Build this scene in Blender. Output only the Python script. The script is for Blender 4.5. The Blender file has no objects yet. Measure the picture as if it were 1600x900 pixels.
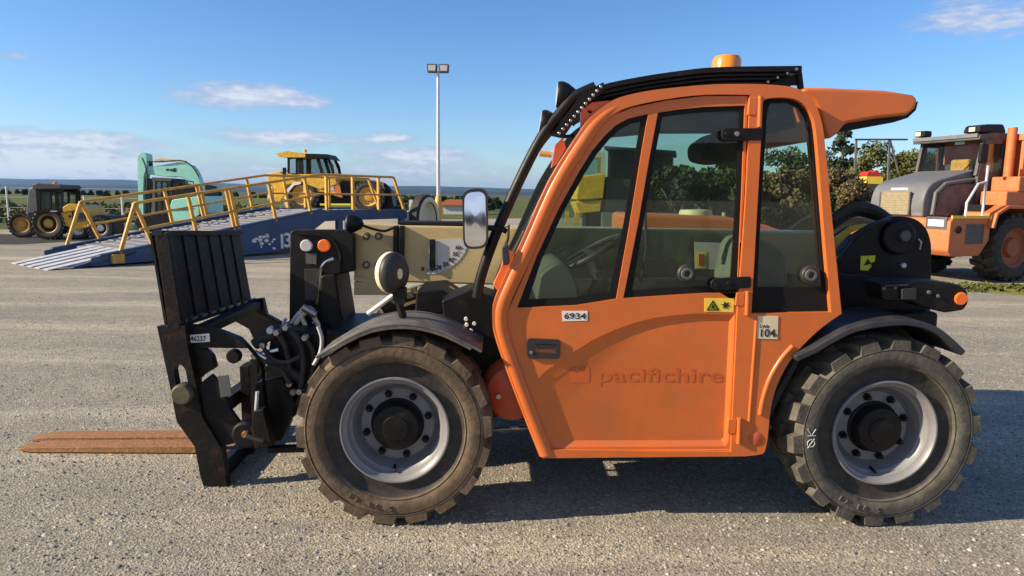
import bpy, bmesh, math, random
import numpy as np
from mathutils import Vector, Matrix
from mathutils.geometry import tessellate_polygon
random.seed(7)
R = math.radians
SC = bpy.context.scene
COL = SC.collection

# ------------------------------------------------------------ camera, sky, sun, exposure
F_PX, PITCH, ROLL, EYE = 1067.0, R(7.74), R(0.7), 1.5
cam_d = bpy.data.cameras.new('camera'); cam = bpy.data.objects.new('camera', cam_d); COL.objects.link(cam)
cam_d.sensor_width = 36; cam_d.lens = 36 * F_PX / 1600; cam_d.clip_start = .05; cam_d.clip_end = 20000
_F = Vector((0, math.cos(PITCH), -math.sin(PITCH))); _U0 = Vector((0, math.sin(PITCH), math.cos(PITCH))); _R0 = Vector((1, 0, 0))
_Rt = _R0 * math.cos(ROLL) + _U0 * math.sin(ROLL); _Up = _U0 * math.cos(ROLL) - _R0 * math.sin(ROLL)
cam.matrix_world = Matrix(((_Rt.x, _Up.x, -_F.x, 0), (_Rt.y, _Up.y, -_F.y, 0), (_Rt.z, _Up.z, -_F.z, EYE), (0, 0, 0, 1)))
SC.camera = cam
SC.view_settings.view_transform = 'Standard'; SC.view_settings.look = 'None'
SC.view_settings.exposure = 0.85; SC.view_settings.gamma = 1.0; SC.view_settings.use_curve_mapping = False
SC.cycles.max_bounces = 8; SC.cycles.transparent_max_bounces = 16; SC.cycles.volume_bounces = 0
SC.cycles.sample_clamp_indirect = 4

SUN_AZ, SUN_EL = R(12.5), R(27.0)      # shadows run along +x, turned SUN_AZ away from the camera
to_sun = Vector((-math.cos(SUN_AZ) * math.cos(SUN_EL), -math.sin(SUN_AZ) * math.cos(SUN_EL), math.sin(SUN_EL)))
sd = bpy.data.lights.new('sun', 'SUN'); sd.energy = 5.0; sd.angle = R(.5); sd.color = (1.0, .83, .60)
sun = bpy.data.objects.new('sun', sd); COL.objects.link(sun); sun.rotation_euler = to_sun.to_track_quat('Z', 'Y').to_euler()
sun.location = (-20, -4, 20)

def ray(px, py):
    return (_F + _Rt * ((px - 800) / F_PX) + _Up * ((450 - py) / F_PX))
def W(px, py, Y):                      # point at world depth Y
    d = ray(px, py); return Vector((0, 0, EYE)) + d * (Y / d.y)
def Gd(px, py, z=0.0):                 # point at height z
    d = ray(px, py); return Vector((0, 0, EYE)) + d * ((z - EYE) / d.z)

world = bpy.data.worlds.new('World'); SC.world = world; world.use_nodes = True
nt = world.node_tree; nt.nodes.clear()
def wn(t, **k):
    n = nt.nodes.new(t)
    for a, b in k.items(): setattr(n, a, b)
    return n
def setin(nt_, sock, v):
    if isinstance(v, bpy.types.NodeSocket): nt_.links.new(v, sock)
    else: sock.default_value = v
def wmath(op, a, b=0.0, c=None, clamp=False):
    n = wn('ShaderNodeMath', operation=op, use_clamp=clamp); setin(nt, n.inputs[0], a); setin(nt, n.inputs[1], b)
    if c is not None: setin(nt, n.inputs[2], c)
    return n.outputs[0]
sky = wn('ShaderNodeTexSky', sky_type='NISHITA', sun_disc=False, sun_elevation=SUN_EL, altitude=50)
sky.sun_rotation = math.atan2(to_sun.x, to_sun.y)
sky.air_density = 1.0; sky.dust_density = .35; sky.ozone_density = 2.2
tc = wn('ShaderNodeTexCoord'); sep = wn('ShaderNodeSeparateXYZ'); nt.links.new(tc.outputs['Generated'], sep.inputs[0])
dx, dy, dz = sep.outputs
hz = wmath('SQRT', wmath('ADD', wmath('MULTIPLY', dx, dx), wmath('MULTIPLY', dy, dy)))
azim = wmath('ARCTAN2', dx, dy); elev = wmath('ARCTAN2', dz, hz)
cv = wn('ShaderNodeCombineXYZ'); setin(nt, cv.inputs[0], wmath('MULTIPLY', azim, 1.0)); setin(nt, cv.inputs[1], wmath('MULTIPLY', elev, 3.2)); setin(nt, cv.inputs[2], .3)
n1 = wn('ShaderNodeTexNoise'); n1.inputs['Scale'].default_value = 15; n1.inputs['Detail'].default_value = 8; n1.inputs['Roughness'].default_value = .6
nt.links.new(cv.outputs[0], n1.inputs['Vector'])
nz = n1.outputs[0]
n2 = wn('ShaderNodeTexNoise'); n2.inputs['Scale'].default_value = 48; n2.inputs['Detail'].default_value = 6; nt.links.new(cv.outputs[0], n2.inputs['Vector'])
fine = n2.outputs[0]
def ang(px, py):
    d = ray(px, py).normalized(); return math.atan2(d.x, d.y), math.atan2(d.z, math.hypot(d.x, d.y))
CL = []   # the cloud banks of that afternoon: centre, half sizes in radians, weight
for (px, py, hw, hh, wt) in [(385, 150, 125, 21, 1.0), (440, 216, 140, 15, 1.0), (610, 218, 60, 11, .9), (655, 243, 125, 17, 1.1), (560, 268, 330, 26, .62),
                             (60, 220, 190, 19, 1.1), (90, 262, 250, 36, 1.35), (240, 275, 260, 22, .75), (1540, 25, 110, 34, .55), (20, 88, 45, 9, .35), (880, 236, 110, 10, .6),
                             (420, 262, 190, 16, .55), (700, 285, 320, 15, .5)]:
    a, e = ang(px, py); CL.append((a, e, 1.18 * hw / F_PX, 1.22 * hh / F_PX, wt))
mask = None
for (a, e, hw, hh, wt) in CL:
    qx = wmath('DIVIDE', wmath('SUBTRACT', azim, a), hw); qy = wmath('DIVIDE', wmath('SUBTRACT', elev, e), hh)
    rr = wmath('SQRT', wmath('ADD', wmath('MULTIPLY', qx, qx), wmath('MULTIPLY', qy, qy)))
    m = wmath('MULTIPLY', wmath('SUBTRACT', 1.0, rr, clamp=True), wt * 1.35)
    mask = m if mask is None else wmath('MAXIMUM', mask, m)
# scattered cloud for the rest of the sky, thinning upwards
behind = wmath('MULTIPLY', wmath('SUBTRACT', wmath('ABSOLUTE', azim), 1.1), 1.2, clamp=True)
gen = wmath('MULTIPLY', behind, wmath('SUBTRACT', .95, wmath('MULTIPLY', wmath('ABSOLUTE', elev), .7), clamp=True))
mask = wmath('MAXIMUM', mask, gen)
dens = wmath('ADD', wmath('MULTIPLY', mask, 1.25), wmath('MULTIPLY', wmath('SUBTRACT', nz, .55), 2.3))
dens = wmath('ADD', dens, wmath('MULTIPLY', wmath('SUBTRACT', fine, .5), .75))
dens = wmath('MULTIPLY', dens, wmath('MULTIPLY', mask, 4.0, clamp=True))
mr = wn('ShaderNodeMapRange', interpolation_type='SMOOTHSTEP'); setin(nt, mr.inputs[0], dens); mr.inputs[1].default_value = .0; mr.inputs[2].default_value = 1.05
mr.inputs[4].default_value = .86
ccol = wn('ShaderNodeMix', data_type='RGBA'); setin(nt, ccol.inputs[0], wmath('MULTIPLY', fine, wmath('MULTIPLY', dens, 1.3), clamp=True))
ccol.inputs[6].default_value = (2.9, 3.5, 5.4, 1); ccol.inputs[7].default_value = (6.9, 7.2, 7.9, 1)
hs = wn('ShaderNodeHueSaturation'); hs.inputs['Saturation'].default_value = 1.18; hs.inputs['Value'].default_value = 1.0; nt.links.new(sky.outputs[0], hs.inputs['Color'])
mixc = wn('ShaderNodeMix', data_type='RGBA'); nt.links.new(mr.outputs[0], mixc.inputs[0]); 
tint = wn('ShaderNodeMix', data_type='RGBA', blend_type='MULTIPLY'); tint.inputs[0].default_value = 1; tint.inputs[7].default_value = (1.0, 1.19, 1.47, 1); nt.links.new(hs.outputs[0], tint.inputs[6])
nt.links.new(tint.outputs[2], mixc.inputs[6]); nt.links.new(ccol.outputs[2], mixc.inputs[7])
bg = wn('ShaderNodeBackground'); bg.inputs[1].default_value = .065; nt.links.new(mixc.outputs[2], bg.inputs[0])
wo = wn('ShaderNodeOutputWorld'); nt.links.new(bg.outputs[0], wo.inputs[0])

# ------------------------------------------------------------ materials
def M_new(name):
    m = bpy.data.materials.new(name); m.use_nodes = True
    return m, m.node_tree, m.node_tree.nodes['Principled BSDF']
def noise_node(t, scale, detail=5, rough=.6, vec=None):
    n = t.nodes.new('ShaderNodeTexNoise'); n.inputs['Scale'].default_value = scale; n.inputs['Detail'].default_value = detail; n.inputs['Roughness'].default_value = rough
    if vec is not None: t.links.new(vec, n.inputs['Vector'])
    return n
def ramp(t, fac, stops):
    r_ = t.nodes.new('ShaderNodeValToRGB'); t.links.new(fac, r_.inputs[0])
    el = r_.color_ramp.elements
    while len(el) < len(stops): el.new(.5)
    for e, (p, c) in zip(el, stops):
        e.position = p; e.color = c if len(c) == 4 else (*c, 1)
    return r_.outputs[0]
def mixrgb(t, fac, a, b, mode='MIX'):
    n = t.nodes.new('ShaderNodeMix'); n.data_type = 'RGBA'; n.blend_type = mode
    for s, v in ((n.inputs[0], fac), (n.inputs[6], a), (n.inputs[7], b)):
        if isinstance(v, bpy.types.NodeSocket): t.links.new(v, s)
        else: s.default_value = v if not isinstance(v, tuple) or len(v) == 4 else (*v, 1)
    return n.outputs[2]
def paint(name, col, rough=.4, metal=0., var=.12, scale=5, dirt=None, dirt_amt=.45, bump=0., bscale=60, coat=0., spec=.5):
    m, t, b = M_new(name)
    co = t.nodes.new('ShaderNodeTexCoord').outputs['Object']
    n = noise_node(t, scale, 6, .65, co)
    lo = tuple(c * (1 - var) for c in col); hi = tuple(min(1, c * (1 + var)) for c in col)
    c = ramp(t, n.outputs[0], [(.3, lo), (.7, hi)])
    if dirt:
        n3 = noise_node(t, scale * 2.3, 8, .7, co)
        lo_ = .72 - dirt_amt * .5
        f = ramp(t, n3.outputs[0], [(max(0, lo_ - .12), (0, 0, 0)), (min(1, lo_ + .22), (1, 1, 1))])
        c = mixrgb(t, f, c, dirt)
    t.links.new(c, b.inputs['Base Color'])
    n4 = noise_node(t, scale * 5, 4, .6, co)
    mr_ = t.nodes.new('ShaderNodeMapRange'); t.links.new(n4.outputs[0], mr_.inputs[0]); mr_.inputs[3].default_value = max(.02, rough - .1); mr_.inputs[4].default_value = min(1, rough + .14)
    t.links.new(mr_.outputs[0], b.inputs['Roughness'])
    b.inputs['Metallic'].default_value = metal; b.inputs['Coat Weight'].default_value = coat; b.inputs['Coat Roughness'].default_value = .15
    b.inputs['Specular IOR Level'].default_value = spec
    if bump:
        n5 = noise_node(t, bscale, 5, .6, co); bp = t.nodes.new('ShaderNodeBump'); bp.inputs['Strength'].default_value = bump; bp.inputs['Distance'].default_value = .01
        t.links.new(n5.outputs[0], bp.inputs['Height']); t.links.new(bp.outputs[0], b.inputs['Normal'])
    return m
def glass(name, tint, refl=1.0, dust=(.004, .028)):
    m = bpy.data.materials.new(name); m.use_nodes = True; t = m.node_tree; t.nodes.clear()
    tr = t.nodes.new('ShaderNodeBsdfTransparent'); tr.inputs[0].default_value = (*tint, 1)
    gl = t.nodes.new('ShaderNodeBsdfGlossy'); gl.inputs['Roughness'].default_value = .02
    fr = t.nodes.new('ShaderNodeFresnel'); fr.inputs[0].default_value = 1.45
    mu = t.nodes.new('ShaderNodeMath'); mu.operation = 'MULTIPLY'; mu.inputs[1].default_value = refl; t.links.new(fr.outputs[0], mu.inputs[0])
    mx = t.nodes.new('ShaderNodeMixShader'); t.links.new(mu.outputs[0], mx.inputs[0]); t.links.new(tr.outputs[0], mx.inputs[1]); t.links.new(gl.outputs[0], mx.inputs[2])
    df = t.nodes.new('ShaderNodeBsdfDiffuse'); df.inputs[0].default_value = (.42, .42, .38, 1)
    nz_ = noise_node(t, 3.5, 8, .7, t.nodes.new('ShaderNodeTexCoord').outputs['Object']); mr_ = t.nodes.new('ShaderNodeMapRange'); t.links.new(nz_.outputs[0], mr_.inputs[0])
    mr_.inputs[1].default_value = .35; mr_.inputs[2].default_value = .75; mr_.inputs[3].default_value = dust[0]; mr_.inputs[4].default_value = dust[1]
    m2 = t.nodes.new('ShaderNodeMixShader'); t.links.new(mr_.outputs[0], m2.inputs[0]); t.links.new(mx.outputs[0], m2.inputs[1]); t.links.new(df.outputs[0], m2.inputs[2])
    o = t.nodes.new('ShaderNodeOutputMaterial'); t.links.new(m2.outputs[0], o.inputs[0])
    return m
DUST = (.30, .25, .18)
MT = dict(
    orange=paint('orange_paint', (.60, .138, .024), .38, var=.08, scale=3, dirt=(.46, .135, .04), dirt_amt=.3, coat=.2),
    orange_ghost=paint('orange_shadow_print', (.50, .098, .018), .45, var=.05),
    hub_red=paint('dusty_red_hub', (.34, .065, .022), .55, dirt=(.2, .1, .06), dirt_amt=.5),
    red_orange=paint('red_orange_paint', (.62, .075, .02), .4, dirt=(.35, .13, .06), dirt_amt=.35),
    orange_truck=paint('faded_orange_paint', (.58, .135, .032), .5, dirt=(.40, .2, .1), dirt_amt=.4),
    black=paint('black_paint', (.0065, .0065, .007), .45, var=.3, dirt=(.035, .03, .026), dirt_amt=.15, spec=.25),
    black_worn=paint('worn_black_steel', (.008, .008, .009), .5, var=.3, scale=7, dirt=(.085, .036, .018), dirt_amt=.15, bump=.25, bscale=40, spec=.22),
    plastic=paint('black_plastic', (.022, .022, .024), .5, var=.2),
    fender=paint('dusty_fender_plastic', (.05, .052, .058), .55, var=.2, dirt=(.17, .15, .12), dirt_amt=.5),
    fender_dark=paint('dark_fender_plastic', (.022, .024, .032), .5, var=.2, dirt=(.06, .055, .05), dirt_amt=.3),
    rubber=paint('dark_rubber', (.018, .018, .018), .75, dirt=(.07, .06, .05), dirt_amt=.35),
    seal=paint('black_rubber_seal', (.009, .009, .009), .65, spec=.2),
    tyre_brown=paint('dusty_brown_tyre', (.150, .106, .064), .85, var=.25, scale=6, dirt=(.060, .045, .032), dirt_amt=.5, bump=.35, bscale=45),
    tyre_grey=paint('dusty_grey_tyre', (.125, .116, .090), .85, var=.25, scale=6, dirt=(.05, .047, .04), dirt_amt=.55, bump=.35, bscale=45),
    rim=paint('silver_rim_paint', (.20, .205, .22), .4, var=.1, dirt=(.16, .15, .14), dirt_amt=.3),
    rim_disc=paint('dull_rim_disc', (.20, .205, .215), .5, var=.15, dirt=(.14, .135, .125), dirt_amt=.4),
    bead=paint('shaded_bead_rubber', (.022, .021, .02), .7, var=.25, scale=7, dirt=(.075, .058, .042), dirt_amt=.3, bump=.2),  # dark rubber, with the shade of the rim-side recess painted into its tone
    tan=paint('tan_boom_paint', (.46, .355, .175), .45, var=.06, scale=2, dirt=(.36, .27, .14), dirt_amt=.3),
    rust=paint('rusty_fork_steel', (.33, .155, .055), .8, var=.25, scale=22, dirt=(.16, .07, .03), dirt_amt=.5, bump=.4, bscale=60),
    steel=paint('bare_steel', (.45, .44, .42), .35, metal=.9, dirt=(.2, .16, .12), dirt_amt=.4),
    chrome=paint('polished_rod', (.6, .6, .6), .15, metal=1.0, var=.05),
    mirror=paint('mirror_glass', (.9, .92, .95), .03, metal=1.0, var=0),
    white=paint('white_print', (.75, .74, .70), .5, var=.06),
    cream=paint('cream_plastic', (.62, .57, .40), .5, var=.08),
    grey=paint('grey_plastic', (.085, .092, .09), .6, var=.15),
    headliner=paint('dark_headliner', (.035, .037, .038), .9),
    cloth=paint('grey_seat_cloth', (.14, .145, .135), .85, var=.15, scale=12),
    amber=paint('amber_lens', (.75, .26, .01), .2, var=.1, coat=.5),
    orange_lens=paint('orange_lens', (.8, .16, .015), .25, var=.1, coat=.4),
    clear_lens=paint('clear_lens', (.55, .55, .57), .15, var=.1, coat=.5),
    yellow_print=paint('yellow_print', (.80, .60, .06), .5, var=.06),
    lime_print=paint('lime_print', (.62, .62, .03), .5, var=.06),
    black_print=paint('black_print', (.012, .012, .012), .6),
    red_print=paint('red_print', (.4, .03, .02), .5),
    grey_print=paint('grey_print', (.45, .45, .46), .5, var=.1),
    yellow=paint('yellow_plant_paint', (.78, .45, .03), .42, var=.12, dirt=(.35, .22, .06), dirt_amt=.35),
    rail_yellow=paint('yellow_rail_paint', (.66, .36, .05), .45, var=.15, scale=3, dirt=(.34, .19, .06), dirt_amt=.4),
    navy=paint('navy_ramp_paint', (.026, .072, .165), .5, var=.2, scale=2, dirt=(.06, .08, .12), dirt_amt=.35),
    deck=paint('worn_grey_deck', (.16, .175, .215), .65, var=.2, scale=2, dirt=(.2, .19, .18), dirt_amt=.5),
    lip=paint('pale_ramp_lip', (.5, .52, .56), .5, var=.15, dirt=(.3, .3, .3), dirt_amt=.4),
    mint=paint('mint_plant_paint', (.30, .72, .60), .42, var=.1, scale=2, dirt=(.3, .5, .42), dirt_amt=.3),
    truck_grey=paint('grey_hood_paint', (.115, .124, .142), .55, var=.1, scale=2, dirt=(.17, .165, .15), dirt_amt=.35),
    truck_dark=paint('dark_grey_paint', (.05, .052, .06), .5, var=.15, scale=2, dirt=(.14, .13, .12), dirt_amt=.4),
    mesh_tan=paint('dusty_grille', (.26, .22, .14), .7, var=.2, scale=14),
    pin=paint('greasy_pin_steel', (.10, .092, .055), .5, var=.3, dirt=(.04, .035, .025), dirt_amt=.4),
    galv=paint('galvanised_steel', (.55, .57, .6), .4, metal=.3, var=.08),
    concrete=paint('dock_concrete', (.34, .32, .29), .85, var=.15, scale=2, bump=.3),
    bark=paint('bark', (.09, .065, .045), .9, var=.3, scale=14, bump=.5),
    shed=paint('dark_shed_cladding', (.055, .06, .058), .6, var=.2, scale=2),
    roof_white=paint('pale_roof', (.5, .5, .5), .6, var=.1),
    glass=glass('tinted_cab_glass', (.80, .87, .81), 1.0),
    glass_rear=glass('dark_tinted_glass', (.78, .86, .80), 1.0, (.012, .055)),
    glass_far=glass('plant_cab_glass', (.70, .76, .75), .55),
)
def scuff(m, col, amt):
    t = m.node_tree; b = t.nodes['Principled BSDF']; src = b.inputs['Base Color'].links[0].from_socket
    mp = t.nodes.new('ShaderNodeMapping'); mp.inputs['Scale'].default_value = (1.6, 1.6, 55); mp.inputs['Rotation'].default_value = (0, R(12), 0)
    t.links.new(t.nodes.new('ShaderNodeTexCoord').outputs['Object'], mp.inputs[0]); n = noise_node(t, 2.2, 7, .75, mp.outputs[0])
    f = ramp(t, n.outputs[0], [(.60, (0, 0, 0)), (.72, (amt, amt, amt))])
    n2 = noise_node(t, 2.0, 3, .5, t.nodes.new('ShaderNodeTexCoord').outputs['Object']); f2 = ramp(t, n2.outputs[0], [(.45, (0, 0, 0)), (.62, (1, 1, 1))])
    f = mixrgb(t, 1.0, f, f2, 'MULTIPLY')
    t.links.new(mixrgb(t, f, src, col), b.inputs['Base Color'])
scuff(MT['orange'], (.62, .27, .13), .45)
def foliage(name, a, b, c2):
    m, t, bs = M_new(name)
    oi = t.nodes.new('ShaderNodeNewGeometry')
    n = noise_node(t, 1.3, 4, .6, t.nodes.new('ShaderNodeTexCoord').outputs['Object'])
    c = ramp(t, n.outputs[0], [(.3, a), (.55, b), (.75, c2)])
    rnd = ramp(t, oi.outputs['Random Per Island'], [(0, (.6, .6, .6)), (1, (1.35, 1.35, 1.2))])
    c = mixrgb(t, 1.0, c, rnd, 'MULTIPLY')
    t.links.new(c, bs.inputs['Base Color']); bs.inputs['Roughness'].default_value = .65; bs.inputs['Specular IOR Level'].default_value = .25
    return m
MT['leaf_dark'] = foliage('dark_conifer_leaf', (.018, .035, .02), (.03, .052, .028), (.05, .07, .03))
MT['leaf_olive'] = foliage('olive_leaf', (.06, .075, .02), (.10, .11, .03), (.17, .15, .045))
MT['leaf_dry'] = foliage('dry_scrub_leaf', (.075, .066, .032), (.125, .10, .05), (.19, .15, .08))
MT['leaf_mid'] = foliage('mid_green_leaf', (.035, .06, .02), (.06, .085, .028), (.10, .12, .04))

# ------------------------------------------------------------ mesh helpers
class MB:
    def __init__(s): s.v = []; s.f = []
    def add(s, vs, fs):
        o = len(s.v); s.v += [tuple(p) for p in vs]; s.f += [tuple(i + o for i in f) for f in fs]; return s
    def box(s, x0, x1, y0, y1, z0, z1):
        return s.add([(x, y, z) for x in (x0, x1) for y in (y0, y1) for z in (z0, z1)],
                     [(0, 1, 3, 2), (4, 6, 7, 5), (0, 4, 5, 1), (2, 3, 7, 6), (0, 2, 6, 4), (1, 5, 7, 3)])
    def prism(s, outer, y0, y1, holes=(), axis='y', y1_outer=None):
        """polygon (x,z) extruded in y; y1_outer optional scaled back outline"""
        loops = [list(outer)] + [list(h) for h in holes]
        def P(p, y): return (p[0], y, p[1]) if axis == 'y' else ((y, p[0], p[1]) if axis == 'x' else (p[0], p[1], y))
        vs = []; fs = []; st = []
        for L_ in loops:
            st.append(len(vs)); vs += [P(p, y0) for p in L_]
        n = len(vs)
        for L_ in loops: vs += [P(p, y1) for p in L_]
        if holes:
            tri = tessellate_polygon([[Vector((p[0], p[1], 0)) for p in L_] for L_ in loops])
            for a in tri: fs.append(tuple(a)); fs.append(tuple(i + n for i in reversed(a)))
        else:
            fs.append(tuple(range(len(outer)))); fs.append(tuple(reversed(range(n, n + len(outer)))))
        for L_, o in zip(loops, st):
            k = len(L_)
            for i in range(k): j = (i + 1) % k; fs.append((o + i, o + j, o + j + n, o + i + n))
        return s.add(vs, fs)
    def bar(s, p, q, w, h=None, up=(0, 0, 1)):
        h = h or w; p = Vector(p); q = Vector(q); d = (q - p).normalized(); u = Vector(up)
        if abs(d.dot(u)) > .98: u = Vector((1, 0, 0))
        a = d.cross(u).normalized() * (w / 2); b = a.cross(d).normalized() * (h / 2)
        return s.add([p - a - b, p + a - b, p + a + b, p - a + b, q - a - b, q + a - b, q + a + b, q - a + b],
                     [(0, 3, 2, 1), (4, 5, 6, 7), (0, 1, 5, 4), (1, 2, 6, 5), (2, 3, 7, 6), (3, 0, 4, 7)])
    def tube(s, pts, r, n=8, cap=True):
        pts = [Vector(p) for p in pts]; rs = r if isinstance(r, (list, tuple)) else [r] * len(pts)
        vs = []; fs = []; ref = None
        for i, p in enumerate(pts):
            d = ((pts[min(i + 1, len(pts) - 1)] - pts[max(i - 1, 0)])).normalized()
            if ref is None: ref = d.orthogonal().normalized()
            a = (ref - d * ref.dot(d)).normalized(); ref = a; b = d.cross(a)
            vs += [p + (a * math.cos(2 * math.pi * k / n) + b * math.sin(2 * math.pi * k / n)) * rs[i] for k in range(n)]
        for i in range(len(pts) - 1):
            for k in range(n):
                j = (k + 1) % n; fs.append((i * n + k, i * n + j, (i + 1) * n + j, (i + 1) * n + k))
        if cap: fs.append(tuple(reversed(range(n)))); fs.append(tuple(range((len(pts) - 1) * n, len(pts) * n)))
        return s.add(vs, fs)
    def lathe(s, prof, cx, cz, n=48, axis='y', c=0.0, close=False, cap=True):
        """profile of (r, y) turned about the axis through (cx, cz)"""
        vs = []; fs = []; m = len(prof)
        for k in range(n):
            a = 2 * math.pi * k / n; ca, sa = math.cos(a), math.sin(a)
            for (r, y) in prof:
                vs.append((cx + r * ca, c + y, cz + r * sa) if axis == 'y' else ((c + y, cx + r * ca, cz + r * sa) if axis == 'x' else (cx + r * ca, cz + r * sa, c + y)))
        for k in range(n):
            j = (k + 1) % n
            for i in range(m - (0 if close else 1)):
                i2 = (i + 1) % m; fs.append((k * m + i, j * m + i, j * m + i2, k * m + i2))
        if not close and cap:
            if prof[0][0] > 1e-6: fs.append(tuple(k * m for k in reversed(range(n))))
            if prof[-1][0] > 1e-6: fs.append(tuple(k * m + m - 1 for k in range(n)))
        return s.add(vs, fs)
    def sheet(s, pts, y0, y1, t):
        """curved sheet following (x,z) points, from y0 to y1, thickness t"""
        up = []
        for i, p in enumerate(pts):
            a = pts[max(i - 1, 0)]; b = pts[min(i + 1, len(pts) - 1)]; d = Vector((b[0] - a[0], b[1] - a[1])).normalized()
            up.append((p[0] - d.y * t, p[1] + d.x * t))
        return s.prism(list(pts) + up[::-1], y0, y1)
def link(name, me, parent=None):
    o = bpy.data.objects.new(name, me); COL.objects.link(o)
    if parent is not None: o.parent = parent
    return o
def obj(name, mb, mat, parent=None, bevel=0, seg=2, ang_=38, kind=None, label=None, fix=True):
    me = bpy.data.meshes.new(name); me.from_pydata(mb.v, [], mb.f)
    bm = bmesh.new(); bm.from_mesh(me)
    if fix: bmesh.ops.remove_doubles(bm, verts=bm.verts, dist=1e-6); bmesh.ops.recalc_face_normals(bm, faces=bm.faces)
    lim = R(ang_)
    for f in bm.faces: f.smooth = True
    for e in bm.edges:
        e.smooth = (len(e.link_faces) == 2 and e.calc_face_angle(0) < lim)
    bm.to_mesh(me); bm.free(); me.materials.append(MT[mat] if isinstance(mat, str) else mat)
    o = link(name, me, parent)
    if bevel:
        b = o.modifiers.new('bevel', 'BEVEL'); b.width = bevel; b.segments = seg; b.limit_method = 'ANGLE'; b.angle_limit = R(35); b.harden_normals = True
    if kind: o['kind'] = kind
    if label: o['label'] = label
    return o
def thing(name, label, cat, loc=(0, 0, 0), rz=0., group=None):
    o = bpy.data.objects.new(name, None); COL.objects.link(o); o.empty_display_size = .2
    o.location = loc; o.rotation_euler = (0, 0, rz); o['label'] = label; o['category'] = cat
    if group: o['group'] = group
    return o
def tag(o, label, cat, group=None):
    o['label'] = label; o['category'] = cat
    if group: o['group'] = group
    return o
def sub(name, parent):
    o = bpy.data.objects.new(name, None); COL.objects.link(o); o.parent = parent; o.empty_display_size = .1; return o
def spline(pts, k=5, closed=False):
    out = []; n = len(pts)
    rng = range(n if closed else n - 1)
    for i in rng:
        g = lambda j: Vector(pts[j % n]) if closed else Vector(pts[max(0, min(n - 1, j))])
        p0, p1, p2, p3 = g(i - 1), g(i), g(i + 1), g(i + 2)
        for s in range(k):
            t = s / k
            out.append(tuple(.5 * ((2 * p1) + (p2 - p0) * t + (2 * p0 - 5 * p1 + 4 * p2 - p3) * t * t + (3 * p1 - p0 - 3 * p2 + p3) * t ** 3)))
    if not closed: out.append(tuple(pts[-1]))
    return out
def fillet(pts, r, k=4):
    out = []; n = len(pts); rr = r if isinstance(r, (list, tuple)) else [r] * n
    for i in range(n):
        p = Vector(pts[i]); a = Vector(pts[i - 1]) - p; b = Vector(pts[(i + 1) % n]) - p
        q = min(rr[i], a.length * .48, b.length * .48)
        if q < 1e-6: out.append(tuple(p)); continue
        s, e = p + a.normalized() * q, p + b.normalized() * q
        for j in range(k + 1):
            t = j / k; out.append(tuple((s * (1 - t) + p * t) * (1 - t) + (p * (1 - t) + e * t) * t))
    return out
def text_mb(body, size, origin, ux, uz, depth=.001, align='LEFT', bold=0.0):
    """lettering laid out from origin along ux (right) and uz (up), proud by depth"""
    cu = bpy.data.curves.new('txt', 'FONT'); cu.body = body; cu.size = size; cu.align_x = align; cu.extrude = depth; cu.offset = bold; cu.resolution_u = 3
    o = bpy.data.objects.new('txt', cu); COL.objects.link(o)
    me = bpy.data.meshes.new_from_object(o); bpy.data.objects.remove(o)
    ux = Vector(ux).normalized(); uz = Vector(uz).normalized(); nn = ux.cross(uz); O = Vector(origin)
    m = MB(); m.add([O + ux * v.co.x + uz * v.co.y + nn * v.co.z for v in me.vertices], [tuple(p.vertices) for p in me.polygons])
    bpy.data.meshes.remove(me); bpy.data.curves.remove(cu); return m

# ------------------------------------------------------------ main telehandler: frame of reference from its two wheels
_yc = Gd(617, 823).y                                   # front tyre's contact, outer face
_hub = W(615, 676, _yc)
_s = (_hub.z - EYE) / ray(1388, 680).z
_rear = Vector((0, 0, EYE)) + ray(1388, 680) * _s
YAW = math.atan2(_rear.y - _hub.y, _rear.x - _hub.x)
T_O = Vector((_hub.x, _hub.y, 0)); T_X = Vector((math.cos(YAW), math.sin(YAW), 0)); T_Y = Vector((-math.sin(YAW), math.cos(YAW), 0))
WB = (_rear - _hub).length; HUB_Z = _hub.z
print('frame', T_O, math.degrees(YAW), WB, HUB_Z)
def L1(px, py, c):
    d = ray(px, py); e = Vector((0, 0, EYE)) - T_O
    t = (c - e.dot(T_Y)) / d.dot(T_Y); p = e + d * t
    return (p.dot(T_X), p.z)
def L(pts, c): return [L1(a, b, c) for a, b in pts]
def P3(px, py, c):
    x, z = L1(px, py, c); return (x, c, z)

tele = thing('telehandler', 'orange compact telehandler with black fork carriage and glazed cab, parked side-on in front', 'telehandler', T_O, YAW)

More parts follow.
